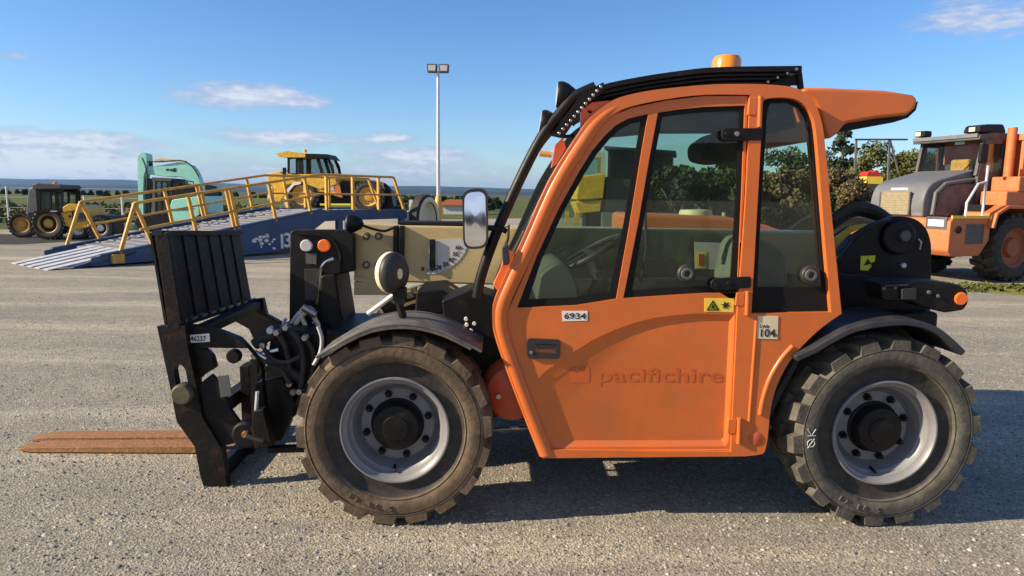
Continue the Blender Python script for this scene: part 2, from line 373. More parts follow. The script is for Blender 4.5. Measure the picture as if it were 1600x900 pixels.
# wheels -------------------------------------------------------
TR = HUB_Z                                              # outer radius: lugs stand on the ground
def wheel(cx, c0, far, mat, steer=0., chalk=False, rot=0., seed=0, tb=.404, lw=1.0):
    """outer face at y=c0 (far=+1: width runs away from the camera, -1: towards it)"""
    w = sub('wheel', tele); w.location = (cx, c0, HUB_Z); w.rotation_euler = (0, 0, steer)
    sg = far; Wd = .30; k = TR / .4375
    prof = [(.310, .024), (.316, .010), (.320, .013), (.324, .010), (.332, .003), (.35, 0), (.370, .001), (.3795, .002), (.3815, .0075), (.3855, .0075), (.3875, .002), (tb - .014, .008), (tb - .003, .03), (tb, .08),
            (tb, Wd - .10), (tb - .002, Wd - .05), (min(.40, tb - .008), Wd - .02), (.35, Wd), (.30, Wd - .03), (.236, Wd - .045)]
    tm = MB().lathe([(r * k, y * sg) for r, y in prof], 0, 0, 96, cap=False)
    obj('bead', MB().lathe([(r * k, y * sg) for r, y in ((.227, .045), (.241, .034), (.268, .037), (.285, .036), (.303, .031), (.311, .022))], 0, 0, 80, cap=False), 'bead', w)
    rnd = random.Random(seed); NL = 18
    for side in (0, 1):
        for i in range(NL):
            a0 = 2 * math.pi * (i + (.5 if side else 0) + rot) / NL
            ys = [.004, .055, .12, .172]; sh = [0, .02, .10, .13]; wd = [.105 * lw, .11 * lw, .105 * lw, .09 * lw]
            rb = [.390, .398, .400, .400]; rt = [.431, .4375, .4375, .4375]
            vs = []; fs = []
            for y, s_, q, b_, t_ in zip(ys, sh, wd, rb, rt):
                yy = (y if not side else Wd - y) * sg
                for (r, dq) in ((b_, -q * 1.12), (t_, -q * .86), (t_, q * .86), (b_, q * 1.12)):
                    a = a0 + s_ + dq * .98
                    vs.append((r * k * math.cos(a), yy, r * k * math.sin(a)))
            for j in range(3):
                for m_ in range(3): fs.append((j * 4 + m_, j * 4 + m_ + 1, j * 4 + m_ + 5, j * 4 + m_ + 4))
            fs += [(0, 1, 2, 3), (12, 15, 14, 13)]
            tm.add(vs, fs)
    if far > 0:                                         # raised size lettering along the lower sidewall
        for txt, mid, rr_ in (('12-16.5', 252, .352),):
            for j, ch in enumerate(txt):
                a = R(mid + (j - (len(txt) - 1) / 2) * 5.2)
                rad = Vector((math.cos(a), 0, math.sin(a))); tan = Vector((-math.sin(a), 0, math.cos(a)))
                t_ = text_mb(ch, .036, rad * (rr_ + .012) * k + Vector((0, -.001, 0)) - tan * .012, tan, -rad, .0035)
                tm.add(t_.v, t_.f)
    obj('tyre', tm, mat, w)
    rp = [(.236, .05), (.252, .03), (.250, .020), (.243, .020), (.236, .036), (.222, .045), (.218, .070), (.205, .082), (.198, .13), (.190, .152)]
    obj('rim', MB().lathe([(r * k * .965, y * sg) for r, y in rp], 0, 0, 72, cap=False), 'rim', w)
    dp = [(.193, .150), (.178, .145), (.165, .128), (.120, .125), (.05, .125)]
    obj('rim_disc', MB().lathe([(r * k, y * sg) for r, y in dp], 0, 0, 60, cap=False), 'rim_disc', w)
    hp = [(.122, .130), (.120, .118), (.112, .112), (.108, .075), (.100, .062), (.060, .055), (.056, .048), (.02, .046), (0, .046)]
    obj('hub', MB().lathe([(r * k, y * sg) for r, y in hp], 0, 0, 40, cap=False), 'black', w, ang_=30)
    nut0 = None
    for i in range(8):
        a = 2 * math.pi * (i + .35) / 8
        if nut0 is None:
            m = MB().lathe([(.019, .126 * sg), (.019, .118 * sg), (.0125, .117 * sg), (.0125, .098 * sg), (.009, .094 * sg), (0, .094 * sg)], 0, 0, 6)
            nut0 = obj('wheel_nut', m, 'black', w); n_ = nut0
        else:
            n_ = nut0.copy(); COL.objects.link(n_); n_.parent = w
        n_.location = (.146 * k * math.cos(a), 0, .146 * k * math.sin(a))
    obj('tyre_valve', MB().tube([(-.01, .10 * sg, -.187 * k), (-.01, .06 * sg, -.196 * k), (-.005, .055 * sg, -.199 * k)], .006, 8), 'black', w)
    if chalk:                                           # the chalked letters on this tyre
        aO = R(180 + 2); up = Vector((math.cos(R(180)), 0, math.sin(R(180))))
        m = MB()
        def pt(u, v): return Vector((-.352 * k + v, -.0025 , u - .035))
        m.tube([pt(.0 + .017 * math.cos(q) , .017 * math.sin(q)) for q in [j * .5 for j in range(14)]], .0022, 5)
        m.tube([pt(-.022, -.014), pt(.022, .014)], .002, 5)
        m.tube([pt(.035, -.018), pt(.036, .018)], .0022, 5); m.tube([pt(.066, .018), pt(.037, .0), pt(.066, -.020)], .0022, 5)
        obj('chalk_mark', m, 'grey_print', w)
    return w
wheel(0, 0, 1, 'tyre_brown', rot=.18, seed=1, tb=.415, lw=1.14)
wheel(WB, 0, 1, 'tyre_grey', rot=.30, chalk=True, steer=R(2), seed=2)
wheel(0, 1.80, -1, 'tyre_brown', seed=3); wheel(WB, 1.80, -1, 'tyre_grey', seed=4)

# chassis ------------------------------------------------------
z0 = HUB_Z
m = MB().box(-.45, WB + .45, .62, 1.18, .42, .78); m.box(.55, WB - .55, .30, .62, .40, .62); m.box(.50, WB - .50, 1.18, 1.66, .32, .75)
obj('chassis', m, 'black', tele, .015)
m = MB().lathe([(.07, .32), (.10, .34), (.10, .62), (.16, .70), (.16, 1.1), (.10, 1.18), (.10, 1.46), (.07, 1.48)], 0, HUB_Z, 20)
m.lathe([(.07, .32), (.10, .34), (.10, .62), (.16, .70), (.16, 1.1), (.10, 1.18), (.10, 1.46), (.07, 1.48)], WB, HUB_Z, 20)
obj('axle', m, 'black', tele)
# front frame behind the front wheel and the mudguard carrier
m = MB().prism(L([(690, 470), (735, 452), (790, 470), (800, 560), (815, 640), (750, 660), (700, 560)], .33), .33, .60)
obj('front_frame', m, 'black', tele, .01)
# red orange tank beside the cab foot
t0 = L1(802, 612, .22)
m = MB().lathe([(0, .16), (.075, .165), (.125, .19), (.148, .24), (.15, .55)], t0[0], t0[1], 32)
tank = obj('side_tank', m, 'red_orange', tele)
b0 = L1(779, 618, .17); obj('bolt', MB().lathe([(0, .150), (.012, .150), (.014, .17)], b0[0], b0[1], 10), 'steel', tank)
m = MB().tube([P3(768, 672, .55), P3(830, 669, .55)], .012, 8); obj('brake_pipe', m, 'steel', tele)

# mudguards ----------------------------------------------------
fp = spline(L([(494, 561), (516, 548), (545, 531), (580, 516), (615, 510), (650, 511), (684, 519), (714, 532), (752, 552)], -.015), 4)
g = obj('front_mudguard', MB().sheet(fp, -.015, .32, .012), 'fender', tele, .004)
lipp = [(x, z) for x, z in fp]
obj('mudguard_lip', MB().sheet([(x, z - .012) for x, z in fp[2:-2]], -.017, .01, .012), 'fender', g)
rp_ = spline(L([(1246, 566), (1275, 553), (1304, 536), (1338, 520), (1384, 511), (1425, 510), (1459, 520), (1482, 537), (1503, 557)], -.02), 4)
g = obj('rear_mudguard', MB().sheet(rp_, -.02, .33, .03), 'fender_dark', tele, .008)

# cab ----------------------------------------------------------
CF, CD = 0.02, 0.034        # frame face, door face
outer = [(848, 716), (816, 640), (790, 570), (773, 520), (769, 496), (772, 472), (790, 430), (814, 380), (859, 281), (905, 208), (925, 181), (950, 161), (975, 150), (1025, 140), (1100, 133), (1170, 131), (1225, 134), (1252, 141),
         (1270, 157), (1281, 180), (1288, 215), (1296, 300), (1305, 390), (1315, 490), (1293, 505), (1267, 527), (1237, 560), (1215, 600), (1204, 640), (1200, 680), (1195, 705), (1188, 710), (1165, 713)]
dhole = [(858, 703), (832, 640), (804, 560), (790, 500), (793, 482), (817, 430), (839, 380), (872, 305), (925, 213), (955, 180), (987, 166), (1040, 155), (1100, 148), (1172, 148), (1166, 300), (1152, 490), (1142, 706)]
rhole = [(1174, 490), (1183, 330), (1192, 165), (1198, 154), (1235, 153), (1255, 162), (1267, 177), (1275, 204), (1283, 300), (1291, 400), (1299, 488)]
def smooth_some(pts, sharp):
    """spline through the outline but keep the listed corners"""
    out = []; n = len(pts); idx = sorted(sharp)
    for a, b in zip(idx, idx[1:] + [idx[0] + n]):
        seg = [pts[i % n] for i in range(a, b + 1)]
        s_ = spline(seg, 3); out += s_[:-1]
    return out
fo = L(smooth_some(outer, [0, 23, 32]), CF); dh = L(smooth_some(dhole, [0, 13, 15, 16]), CF); rh = L(smooth_some(rhole, [0, 2, 10]), CF)
cabf = obj('cab_frame', MB().prism(fo, CF, CF + .10, [dh, rh]), 'orange', tele, .019, 4, ang_=50)
tp = [(854, 708), (827, 640), (801, 570), (785, 522), (782, 497), (785, 474), (803, 433), (827, 383), (870, 288), (914, 217), (933, 191), (957, 171), (980, 160), (1027, 149), (1100, 141), (1170, 139.5), (1225, 143)]
tpp = spline([P3(a_, b_, .047) for a_, b_ in tp], 4); nr = len(tpp)
obj('frame_tube', MB().tube(tpp, [.036 - .014 * min(1, max(0, (i / nr - .55) / .25)) for i in range(nr)], 16), 'orange', cabf)
# door leaf
dho = [(859, 702), (833, 640), (805, 560), (792, 500), (795, 483), (819, 430), (841, 380), (874, 305), (927, 214), (957, 181), (988, 168), (1040, 157), (1100, 150), (1169, 150), (1163, 300), (1150, 490), (1140, 704)]
winL = [(808, 481), (838, 402), (872, 328), (905, 268), (925, 236), (945, 212), (962, 196), (982, 185), (1013, 178), (1004, 228), (984, 350), (963, 467), (900, 477)]
winR = [(1028, 176), (1060, 171), (1100, 167), (1164, 165), (1159, 300), (1152, 457), (1100, 458), (1050, 461), (974, 466), (997, 350), (1016, 240)]
rec = [(834, 601), (850, 582), (896, 550), (927, 531), (959, 516), (990, 505), (1021, 497), (1050, 493), (1084, 490), (1148, 491), (1143, 600), (1138, 689), (1133, 697), (859, 699), (846, 650)]
reci = [(856, 606), (868, 592), (903, 570), (931, 549), (961, 531), (991, 517), (1022, 507), (1050, 501), (1084, 497), (1141, 496), (1136, 600), (1132, 685), (1128, 689), (882, 690), (868, 650)]
do = L(dho, CD)
obj_d = obj('door', MB().prism(do, CD, CD + .035, [L(winL, CD), L(winR, CD), L(rec, CD)]), 'orange', tele, .004, 2)
a = L(rec, CD); b = [(L1(x, y, CD)) for x, y in reci]; D2 = CD + .014
m = MB(); n = len(a)
m.add([(x, CD + .001, z) for x, z in a] + [(x, D2, z) for x, z in b], [(i, (i + 1) % n, (i + 1) % n + n, i + n) for i in range(n)] + [tuple(range(n, 2 * n))])
obj('door_recess', m, 'orange', obj_d, ang_=20, fix=False)
# window rubbers and panes
def ringed(pts, w_, cc, wb=None):
    cx = sum(p[0] for p in pts) / len(pts); cy = sum(p[1] for p in pts) / len(pts)
    out = []; n = len(pts)
    for i in range(n):
        p = Vector(pts[i]); d1 = (p - Vector(pts[i - 1])).normalized(); d2 = (Vector(pts[(i + 1) % n]) - p).normalized()
        n1_ = Vector((-d1.y, d1.x)); n2_ = Vector((-d2.y, d2.x)); nn = (n1_ + n2_)
        nn = nn / max(.35, nn.length_squared / 2 * 1) if nn.length > 1e-6 else n1_
        ww = w_
        if wb and nn.y * 1 < -.8: ww = wb
        q = p + nn * ww
        if (Vector((cx, cy)) - q).length > (Vector((cx, cy)) - p).length: q = p - nn * ww
        out.append(tuple(q))
    return out
for pts, wd, wb in ((winL, 9, 12), (winR, 8, 11)):
    inn = ringed(pts, wd, CD, wb)
    s_ = obj('window_seal', MB().prism(L(pts, CD + .008), CD + .008, CD + .022, [L(inn, CD + .008)]), 'seal', obj_d)
    obj('pane', MB().prism(L(inn, CD + .012), CD + .012, CD + .017), 'glass', s_)
inn = ringed(rhole, 9, CD)
# rear quarter window: rubber, pane and black foot panel
inn = [(1183, 449), (1189, 330), (1199, 172), (1204, 161), (1232, 160), (1249, 168), (1259, 183), (1266, 207), (1274, 300), (1281, 390), (1286, 449)]
rs = obj('rear_window_seal', MB().prism(L(rhole, CF + .03), CF + .03, CF + .05, [L(inn, CF + .03)]), 'seal', tele)
obj('pane', MB().prism(L(inn, CF + .038), CF + .038, CF + .043), 'glass_rear', rs)
# hinges, pins, straps
def disc(px, py, c, r, t=.012, n=20):
    x, z = L1(px, py, c); return MB().lathe([(0, c), (r * .85, c), (r, c + t * .25), (r, c + t)], x, z, n)
for (y0, y1) in ((150, 198), (455, 492), (653, 693)):
    xo = 1183 + (y0 - 150) * -.065; h = sub('hinge', tele)
    m = MB().tube([P3(xo + 5, y0, CF - .008), P3(xo + 5 - (y1 - y0) * .03, y1, CF - .008)], .010, 10)
    obj('pin', m, 'orange', h); m = MB().prism(fillet(L([(xo - 12, y0 + 2), (xo + 1, y0 + 2), (xo - 1, y0 + (y1 - y0) * .62), (xo - 14, y0 + (y1 - y0) * .62)], CF - .004), .006), CF - .004, CF + .03)
    obj('leaf_plate', m, 'orange', h, .003)
for pts, studs in (([(1128, 203), (1134, 200), (1192, 200), (1192, 219), (1134, 220), (1128, 216)], [(1136, 209), (1152, 209)]),
                   ([(1111, 440), (1118, 435), (1174, 432), (1174, 450), (1118, 454), (1111, 450)], [(1120, 445), (1140, 443)])):
    s_ = obj('window_strap', MB().prism(fillet(L(pts, CF - .006), .012), CF - .006, CF + .012), 'black', tele, .004)
    for (a_, b_) in studs: obj('stud', disc(a_, b_, CF - .012, .011), 'black' if a_ != 1152 else 'steel', s_)
for (a_, b_) in ((1074, 428), (1268, 430)):
    k_ = obj('window_latch', disc(a_, b_, CD - .012, .042, .03, 28), 'plastic', tele, .004)
    x, z = L1(a_, b_, CD - .02); obj('latch_ring', MB().lathe([(.015, CD - .022), (.025, CD - .022), (.027, CD - .008), (.013, CD - .008)], x, z, 20, close=True), 'grey', k_)
# door handle
hnd = sub('door_handle', tele)
obj('handle_plate', MB().prism(fillet(L([(823, 529), (876, 531), (875, 561), (824, 560)], CD - .012), .018), CD - .012, CD + .005, [fillet(L([(836, 537), (869, 538), (868, 553), (837, 552)], CD - .012), .01)]), 'plastic', hnd, .005)
obj('handle_cup', MB().prism(L([(832, 534), (872, 535), (871, 556), (832, 555)], CD + .003), CD + .003, CD + .012), 'seal', hnd)
obj('handle_paddle', MB().prism(fillet(L([(838, 537), (868, 538), (866, 546), (840, 546)], CD - .009), .006), CD - .009, CD + .004), 'plastic', hnd, .002)
obj('lock_barrel', disc(830, 551, CD - .016, .008, .01), 'steel', hnd)
# prints on the door
def plate(name, quad, c, mat, parent=tele, t=.002): return obj(name, MB().prism(L(quad, c - t), c - t, c), mat, parent)
def words(name, body, px, py, c, hpx, mat, parent=tele, bold=0., wpx=None):
    o_ = Vector(P3(px, py, c)); r_ = Vector(P3(px + 50, py, c)) - o_; u_ = Vector(P3(px, py - 50, c)) - o_
    size = u_.length / 50 * hpx / .70
    m_ = text_mb(body, size, (0, 0, 0), (1, 0, 0), (0, 0, 1), .0002, bold=bold)
    if wpx:
        xs = [v[0] for v in m_.v]; k_ = wpx * r_.length / 50 / (max(xs) - min(xs)); m_.v = [(v[0] * k_, v[1], v[2]) for v in m_.v]
    m_.v = [tuple(o_ + Vector(v)) for v in m_.v]
    return obj(name, m_, mat, parent, fix=False)
pl = plate('number_plate', [(878, 486), (918, 486), (918, 501), (879, 502)], CD, 'white'); words('plate_number', '6934', 881, 498, CD - .0035, 9, 'black_print', pl, .0006, 34)
pl = plate('warning_label', [(1101, 466), (1147, 466), (1146, 488), (1101, 487)], CD, 'yellow_print')
def tri(pts, c, mat, parent, name='symbol'): return obj(name, MB().prism(L(pts, c), c, c + .001), mat, parent)
m = MB().prism(L([(1104, 485), (1114, 469), (1124, 485)], CD - .004), CD - .004, CD - .003, [L([(1107.5, 483.5), (1114, 472.5), (1120.5, 483.5)], CD - .004)])
m.prism(L([(1111, 482), (1114, 475), (1118, 482)], CD - .004), CD - .004, CD - .003); obj('warning_symbol', m, 'black_print', pl)
star = [(1134 + (8 if i % 2 == 0 else 3.2) * math.cos(i * math.pi / 6 + .2), 477 + (6.5 if i % 2 == 0 else 3) * math.sin(i * math.pi / 6 + .2)) for i in range(12)]
obj('warning_symbol', MB().prism(L(star, CD - .004), CD - .004, CD - .003), 'black_print', pl)
gh = words('faded_lettering', 'pacifichire', 932, 596, D2 - .0013, 22, 'orange_ghost', tele, .0012, 196)
m = MB().prism(fillet(L([(890, 573), (921, 573), (921, 598), (890, 598)], D2 - .0012), .01), D2 - .0015, D2 - .0008, [L([(899, 573.5), (905, 573.5), (905, 583), (899, 583)], D2 - .0012)])
obj('faded_emblem', m, 'orange_ghost', tele)
pl = plate('noise_label', [(1184, 494), (1216, 494), (1215, 530), (1183, 529)], CF, 'cream', t=.003)
words('noise_figure', '104', 1185, 526, CF - .0045, 12, 'black_print', pl, .0008, 23); words('noise_unit', 'dB', 1209, 526, CF - .0045, 4, 'black_print', pl, 0, 5)
words('noise_letters', 'Lwa', 1187, 512, CF - .0045, 6, 'black_print', pl, .0004, 14)
# rear lower panel: pressed rib and round badge
rib = spline(L([(1239, 541), (1222, 560), (1204, 590), (1193, 622), (1188, 648)], CF - .002), 4)
obj('panel_rib', MB().tube([(x, CF + .002, z) for x, z in rib], .012, 10), 'orange', tele)
obj('panel_rib', MB().tube([P3(1182, 498, CF + .002), P3(1176, 580, CF + .002), P3(1170, 662, CF + .002)], .008, 10), 'orange', tele)
obj('panel_cap', disc(1181, 686, CF - .004, .033, .01, 24), 'red_orange', tele)
# sill
obj('door_sill', MB().prism(L([(856, 704), (1142, 702), (1142, 712), (860, 715)], CD - .004), CD - .004, CD + .06), 'orange', tele, .005)

# cab shell: roof, floor, far side, front and back pillars
CW = .92                                                # far side of the cab
xf, zf = L1(845, 330, CF); xb, zb = L1(1300, 330, CF)
xr0, zr = L1(975, 150, CF); xr1, _ = L1(1255, 142, CF)
zfloor = L1(1000, 690, CF)[1]; ztop = L1(1130, 133, CF)[1]; zwaist = L1(1000, 466, CF)[1]
m = MB().prism([(xr0 - .03, ztop - .085), (xr0 + .15, ztop - .05), (xr1 - .10, ztop - .03), (xr1, ztop - .05), (xr1 + .02, ztop - .16), (xr1 - .12, ztop - .10), (xr0 + .15, ztop - .12), (xr0 - .04, ztop - .15)], CF + .10, CW)
obj('roof', m, 'headliner', tele)
def frame_run(px_pts, r_, c): return [P3(a_, b_, c) for a_, b_ in px_pts]
# far side frame reuses the near outline, moved across
fo2 = [(x, z) for x, z in fo]; 
xs = [p[0] for p in rh]
far_open = L([(812, 478), (838, 402), (872, 328), (925, 236), (962, 200), (1013, 186), (1100, 178), (1240, 178), (1262, 200), (1274, 300), (1286, 470)], CF)
obj('far_cab_side', MB().prism(fo2, CW, CW + .05, [far_open]), 'headliner', tele, .01)
obj('far_pane', MB().prism(far_open, CW + .02, CW + .025), 'glass_rear', tele)
obj('rear_post', MB().sheet([P3(1262, 182, CF)[::2], P3(1276, 300, CF)[::2], P3(1288, 440, CF)[::2]], CW - .06, CW - .01, .035), 'orange', tele, .008)
obj('cab_floor', MB().box(L1(862, 690, CF)[0], L1(1195, 690, CF)[0], CF + .1, CW, zfloor - .06, zfloor), 'headliner', tele)
obj('rear_bulkhead', MB().prism([L1(1296, 500, CF), L1(1308, 500, CF), L1(1304, 445, CF), L1(1290, 445, CF)], CF + .1, CW), 'headliner', tele)
obj('rear_wall', MB().prism([L1(1190, 690, CF), L1(1296, 500, CF), L1(1300, 505, CF), L1(1200, 695, CF)], CF + .1, CW), 'headliner', tele)
obj('door_trim', MB().prism(L([(815, 486), (900, 481), (970, 471), (1148, 464), (1136, 692), (866, 695), (800, 520)], CD + .045), CD + .045, CD + .055), 'headliner', tele)
# windscreen and its black wiper arms
wsc = [L1(782, 462, CF), L1(866, 292, CF), L1(915, 208, CF), L1(950, 168, CF)]
obj('windscreen', MB().sheet(wsc, CF + .1, CW, .006), 'glass', tele)
for (a_, b_, c_) in (((800, 405), (868, 288), .30), ((806, 398), (905, 212), .12)):
    obj('wiper_arm', MB().tube([P3(*a_, c_), P3((a_[0] + b_[0]) / 2 - 4, (a_[1] + b_[1]) / 2 - 3, c_), P3(*b_, c_)], .009, 6), 'black', tele)
# interior
seat = sub('seat', tele); sx = L1(1120, 440, .5)[0]
m = MB().prism(fillet([(sx - .35, .78), (sx + .18, .78), (sx + .20, .86), (sx + .1, .93), (sx - .36, .93), (sx - .42, .87)], .05), .30, .74); obj('seat_cushion', m, 'cloth', seat, .03, 3)
bk = L([(1150, 455), (1165, 385), (1180, 372), (1205, 380), (1222, 395), (1226, 450)], .35); m = MB().prism(fillet(bk, .05), .30, .74); obj('seat_back', m, 'cloth', seat, .04, 3)
m = MB().prism(fillet(L([(1090, 225), (1120, 205), (1165, 212), (1175, 250), (1120, 256), (1092, 250)], .45), .03), .38, .66); obj('head_guard', m, 'headliner', tele, .02)
obj('armrest', MB().prism(fillet(L([(1005, 452), (1030, 436), (1110, 432), (1150, 440), (1150, 456), (1010, 460)], .26), .03), .22, .29), 'grey', seat, .012)
col = sub('steering_column', tele)
obj('column', MB().tube([P3(880, 560, .5), P3(940, 440, .5), P3(925, 400, .5)], .045, 10), 'plastic', col)
c_ = Vector(P3(922, 395, .5)); ax = Vector((-.50, 0, .86)); e1 = Vector((.86, 0, .50)); e2 = Vector((0, 1, 0))
obj('steering_wheel', MB().tube([c_ + (e1 * math.cos(q) + e2 * math.sin(q)) * .17 for q in [2 * math.pi * i / 32 for i in range(33)]], .015, 8), 'plastic', col)
obj('wheel_spoke', MB().bar(c_ - e2 * .165, c_ + e2 * .165, .03, .02).bar(c_, c_ - e1 * .16, .03, .02), 'plastic', col)
obj('spinner_knob', MB().lathe([(0, 0), (.02, .005), (.024, .02), (.015, .035), (0, .04)], *(lambda q: (q[0], q[1]))((P3(939, 430, .36)[0], P3(939, 430, .36)[2])), 12, c=.36), 'grey', col)
d_ = L([(835, 470), (842, 425), (868, 408), (885, 412), (900, 440), (905, 470)], .35); obj('dashboard', MB().prism(fillet(d_, .03), .28, .84), 'grey', tele, .015)
obj('side_console', MB().prism(fillet(L([(905, 476), (940, 455), (975, 470), (1000, 480)], .6), .02), .6, .86), 'plastic', tele, .01)
jl = sub('joystick', tele); obj('lever', MB().tube([P3(1000, 445, .7), P3(1010, 390, .7), P3(1008, 325, .7)], .008, 8), 'plastic', jl)
q = P3(1009, 320, .7); obj('lever_knob', MB().lathe([(0, -.03), (.022, -.02), (.028, 0), (.022, .02), (0, .03)], q[0], q[2], 14, c=.7), 'plastic', jl)
# right inner side: load chart panel
pl = plate('load_chart', [(1085, 378), (1142, 380), (1140, 422), (1086, 420)], CW - .01, 'grey_print', tele, .004)
for x_ in (1096, 1131):
    plate('chart_field', [(x_ - 8, 394), (x_ + 8, 394), (x_ + 8, 419), (x_ - 8, 419)], CW - .015, 'lime_print', pl); plate('chart_figure', [(x_ - 4, 397), (x_ + 4, 397), (x_ + 4, 415), (x_ - 4, 415)], CW - .018, 'red_print', pl)

# roof guard: louvres on two side bars, beacon, work lamps, front guard bars
guard = sub('roof_guard', tele)
sideb = [(893, 176), (912, 152), (940, 134), (1000, 121), (1060, 112), (1120, 106), (1250, 104)]
sl = [(x, z - .02) for x, z in spline(L(sideb, .18), 4)]
for c in (.16, .92):
    m = MB().sheet(sl, c, c + .02, .02); obj('side_bar', m, 'black', guard)
for i in range(8):                                      # lengthwise louvres seen from the side, stepped across the roof
    c = .20 + i * .09
    s2 = [(x + .01, z - .012) for x, z in sl[5:]]
    m = MB().sheet([(x, z - .045) for x, z in s2], c, c + .012, .042); m.sheet([(x, z - .006) for x, z in s2], c + .012, c + .05, .005)
    obj('louvre', m, 'black', guard)
nearb = L([(905, 160), (935, 141), (975, 150), (1040, 140), (1110, 132), (1205, 132), (1215, 126), (1120, 118), (1000, 124), (935, 134)], .14)
x1e = L1(1250, 106, .18)
for c in (.20, .88):
    m = MB().bar((x1e[0], c, x1e[1]), (x1e[0] + .02, c, x1e[1] - .10), .025, .02); m.box(x1e[0] + .005, x1e[0] + .06, c - .02, c + .02, x1e[1] - .115, x1e[1] - .10); obj('guard_foot', m, 'black', guard)
m = MB().prism(L([(905, 164), (912, 156), (940, 138), (1000, 126), (1060, 117), (1120, 111), (1240, 109), (1196, 137), (1100, 137), (1025, 144), (975, 154), (925, 180)], .20), .20, .21)
obj('louvre_dark_backing', m, 'seal', guard)  # black sheet added behind the louvres so their gaps read dark
for i in range(4):
    o_ = 1.5 + i * 6.6; xe_ = 1249 - i * 15
    pp = [(x, y + o_) for x, y in sideb if x < 1200 and y + o_ < 170] + [(xe_, 104.3 + o_)]
    if i: pp = pp[1:] if i < 3 else pp[2:]
    s3 = spline(L(pp, .15 + i * .012), 4)
    obj('louvre', MB().sheet([(x, z - .0165) for x, z in s3], .15 + i * .012, .19 + i * .012, .0135), 'black', guard, .003)
    q = L1(xe_ - 4, 106.5 + o_, .145 + i * .012); obj('louvre_bolt', MB().lathe([(0, 0), (.006, .001), (.007, .01)], q[0], q[1], 8, c=.142 + i * .012), 'steel', guard)
cross = obj('cross_bar', MB().box(x1e[0] - .02, x1e[0], .16, .94, x1e[1] - .03, x1e[1]), 'black', guard)
bx, bz = L1(1135, 104, .55); bc = sub('beacon', tele)
obj('beacon_lens', MB().lathe([(.075, -.03), (.072, -.005), (.070, .028), (.060, .047), (.03, .054), (0, .055)], bx, .55, 28, axis='z', c=bz), 'amber', bc)
obj('beacon_base', MB().lathe([(.08, -.05), (.08, -.02), (.074, -.018)], bx, .55, 24, axis='z', c=bz), 'plastic', bc)
# front guard: two bent bars running from the roof to the cab foot, with a ladder of rungs between
bar_n = spline([P3(*p, .12) for p in [(745, 465), (752, 430), (775, 365), (810, 285), (846, 215), (876, 176), (897, 152), (930, 136)]], 4)
obj('guard_bar', MB().tube(bar_n, .024, 10), 'black', guard)
bar_f = [(x + .02, .90, z) for x, y, z in bar_n[6:]]
obj('guard_bar', MB().tube(bar_f, .022, 10), 'black', guard)
for i in range(12):                                     # bright bolt heads along the perforated bracket
    t = i / 11; px, py = 874 + (939 - 874) * t, 208 + (135 - 208) * t
    obj('bolt_head', disc(px, py, .094, .007, .004, 8), 'steel', guard)
obj('bracket', MB().prism(L([(862, 212), (905, 150), (943, 128), (945, 140), (912, 168), (880, 216)], .098), .098, .12), 'black', guard)
obj('pillar_gusset', MB().prism(L([(908, 172), (925, 160), (955, 157), (925, 184), (907, 212)], .13), .13, .16, [L([(917, 174), (922, 171), (927, 174), (922, 178)], .13)]), 'orange', tele)
for (fx, fy, bx_, by_) in ((871, 148, 896, 150), (845, 192, 868, 196)):
    lp = sub('work_lamp', tele); a_ = Vector(P3(fx, fy, .16)); q_ = Vector(P3(bx_, by_, .16)); d = (q_ - a_).normalized()
    prof = [(.0, -.006), (.052, -.004), (.058, .004), (.060, .02), (.053, .042), (.030, .078), (.012, .086), (0, .087)]
    mm = MB().lathe(prof[1:], 0, 0, 20, axis='x'); rot = d.to_track_quat('X', 'Z').to_matrix()
    mm.v = [tuple(a_ + rot @ Vector(v)) for v in mm.v]; obj('lamp_housing', mm, 'black', lp)
    mm = MB().lathe(prof[:2], 0, 0, 20, axis='x'); mm.v = [tuple(a_ + rot @ Vector(v)) for v in mm.v]; obj('lamp_lens', mm, 'clear_lens', lp)
    obj('lamp_bracket', MB().tube([a_ + d * .06, a_ + d * .06 + Vector((.04, 0, -.05)), a_ + d * .09 + Vector((.06, 0, -.04))], .009, 6), 'black', lp)
m = MB().tube([P3(843, 240, .45), P3(862, 242, .45)], .014, 8); obj('far_mirror_arm', m, 'rail_yellow', tele)
obj('pillar_bracket', MB().prism(L([(868, 226), (880, 214), (884, 232), (870, 256), (862, 262)], .40), .40, .46), 'red_orange', tele)
obj('wiper_box', MB().prism(fillet(L([(784, 386), (794, 380), (797, 412), (786, 415)], .02), .012), .0, .05), 'plastic', tele, .006)
obj('cab_foot_bracket', MB().prism(L([(782, 420), (790, 388), (812, 400), (800, 415), (786, 440), (778, 455), (770, 445)], .06), .06, .10), 'orange', tele, .004)
# big mirror
mi = sub('mirror', tele); mo = fillet(L([(722, 297), (762, 293), (763, 388), (724, 390)], .06), .045, 6)
cxm = sum(p[0] for p in mo) / len(mo); czm = sum(p[1] for p in mo) / len(mo)
mg = [((x - cxm) * .86 + cxm, (z - czm) * .93 + czm) for x, z in mo]
obj('mirror_shell', MB().prism(mo, .06, .085, [mg]).prism(mo, .088, .12), 'plastic', mi, .006)
vs = []; fs = []; NR = 7; NB = len(mg)
for j in range(NR + 1):
    q = 1 - j / NR
    for x, z in mg:
        ux, uz = (x - cxm) * q, (z - czm) * q
        vs.append((cxm + ux, .066 + (ux * ux + uz * uz) * .45 + ux * .06 + uz * .035, czm + uz))
for j in range(NR):
    for i in range(NB): i2 = (i + 1) % NB; fs.append((j * NB + i, j * NB + i2, (j + 1) * NB + i2, (j + 1) * NB + i))
obj('mirror_glass', MB().add(vs, fs), 'mirror', mi)
obj('mirror_arm', MB().tube([P3(762, 356, .1), P3(784, 358, .1), P3(792, 362, .1)], .012, 8), 'black', mi)
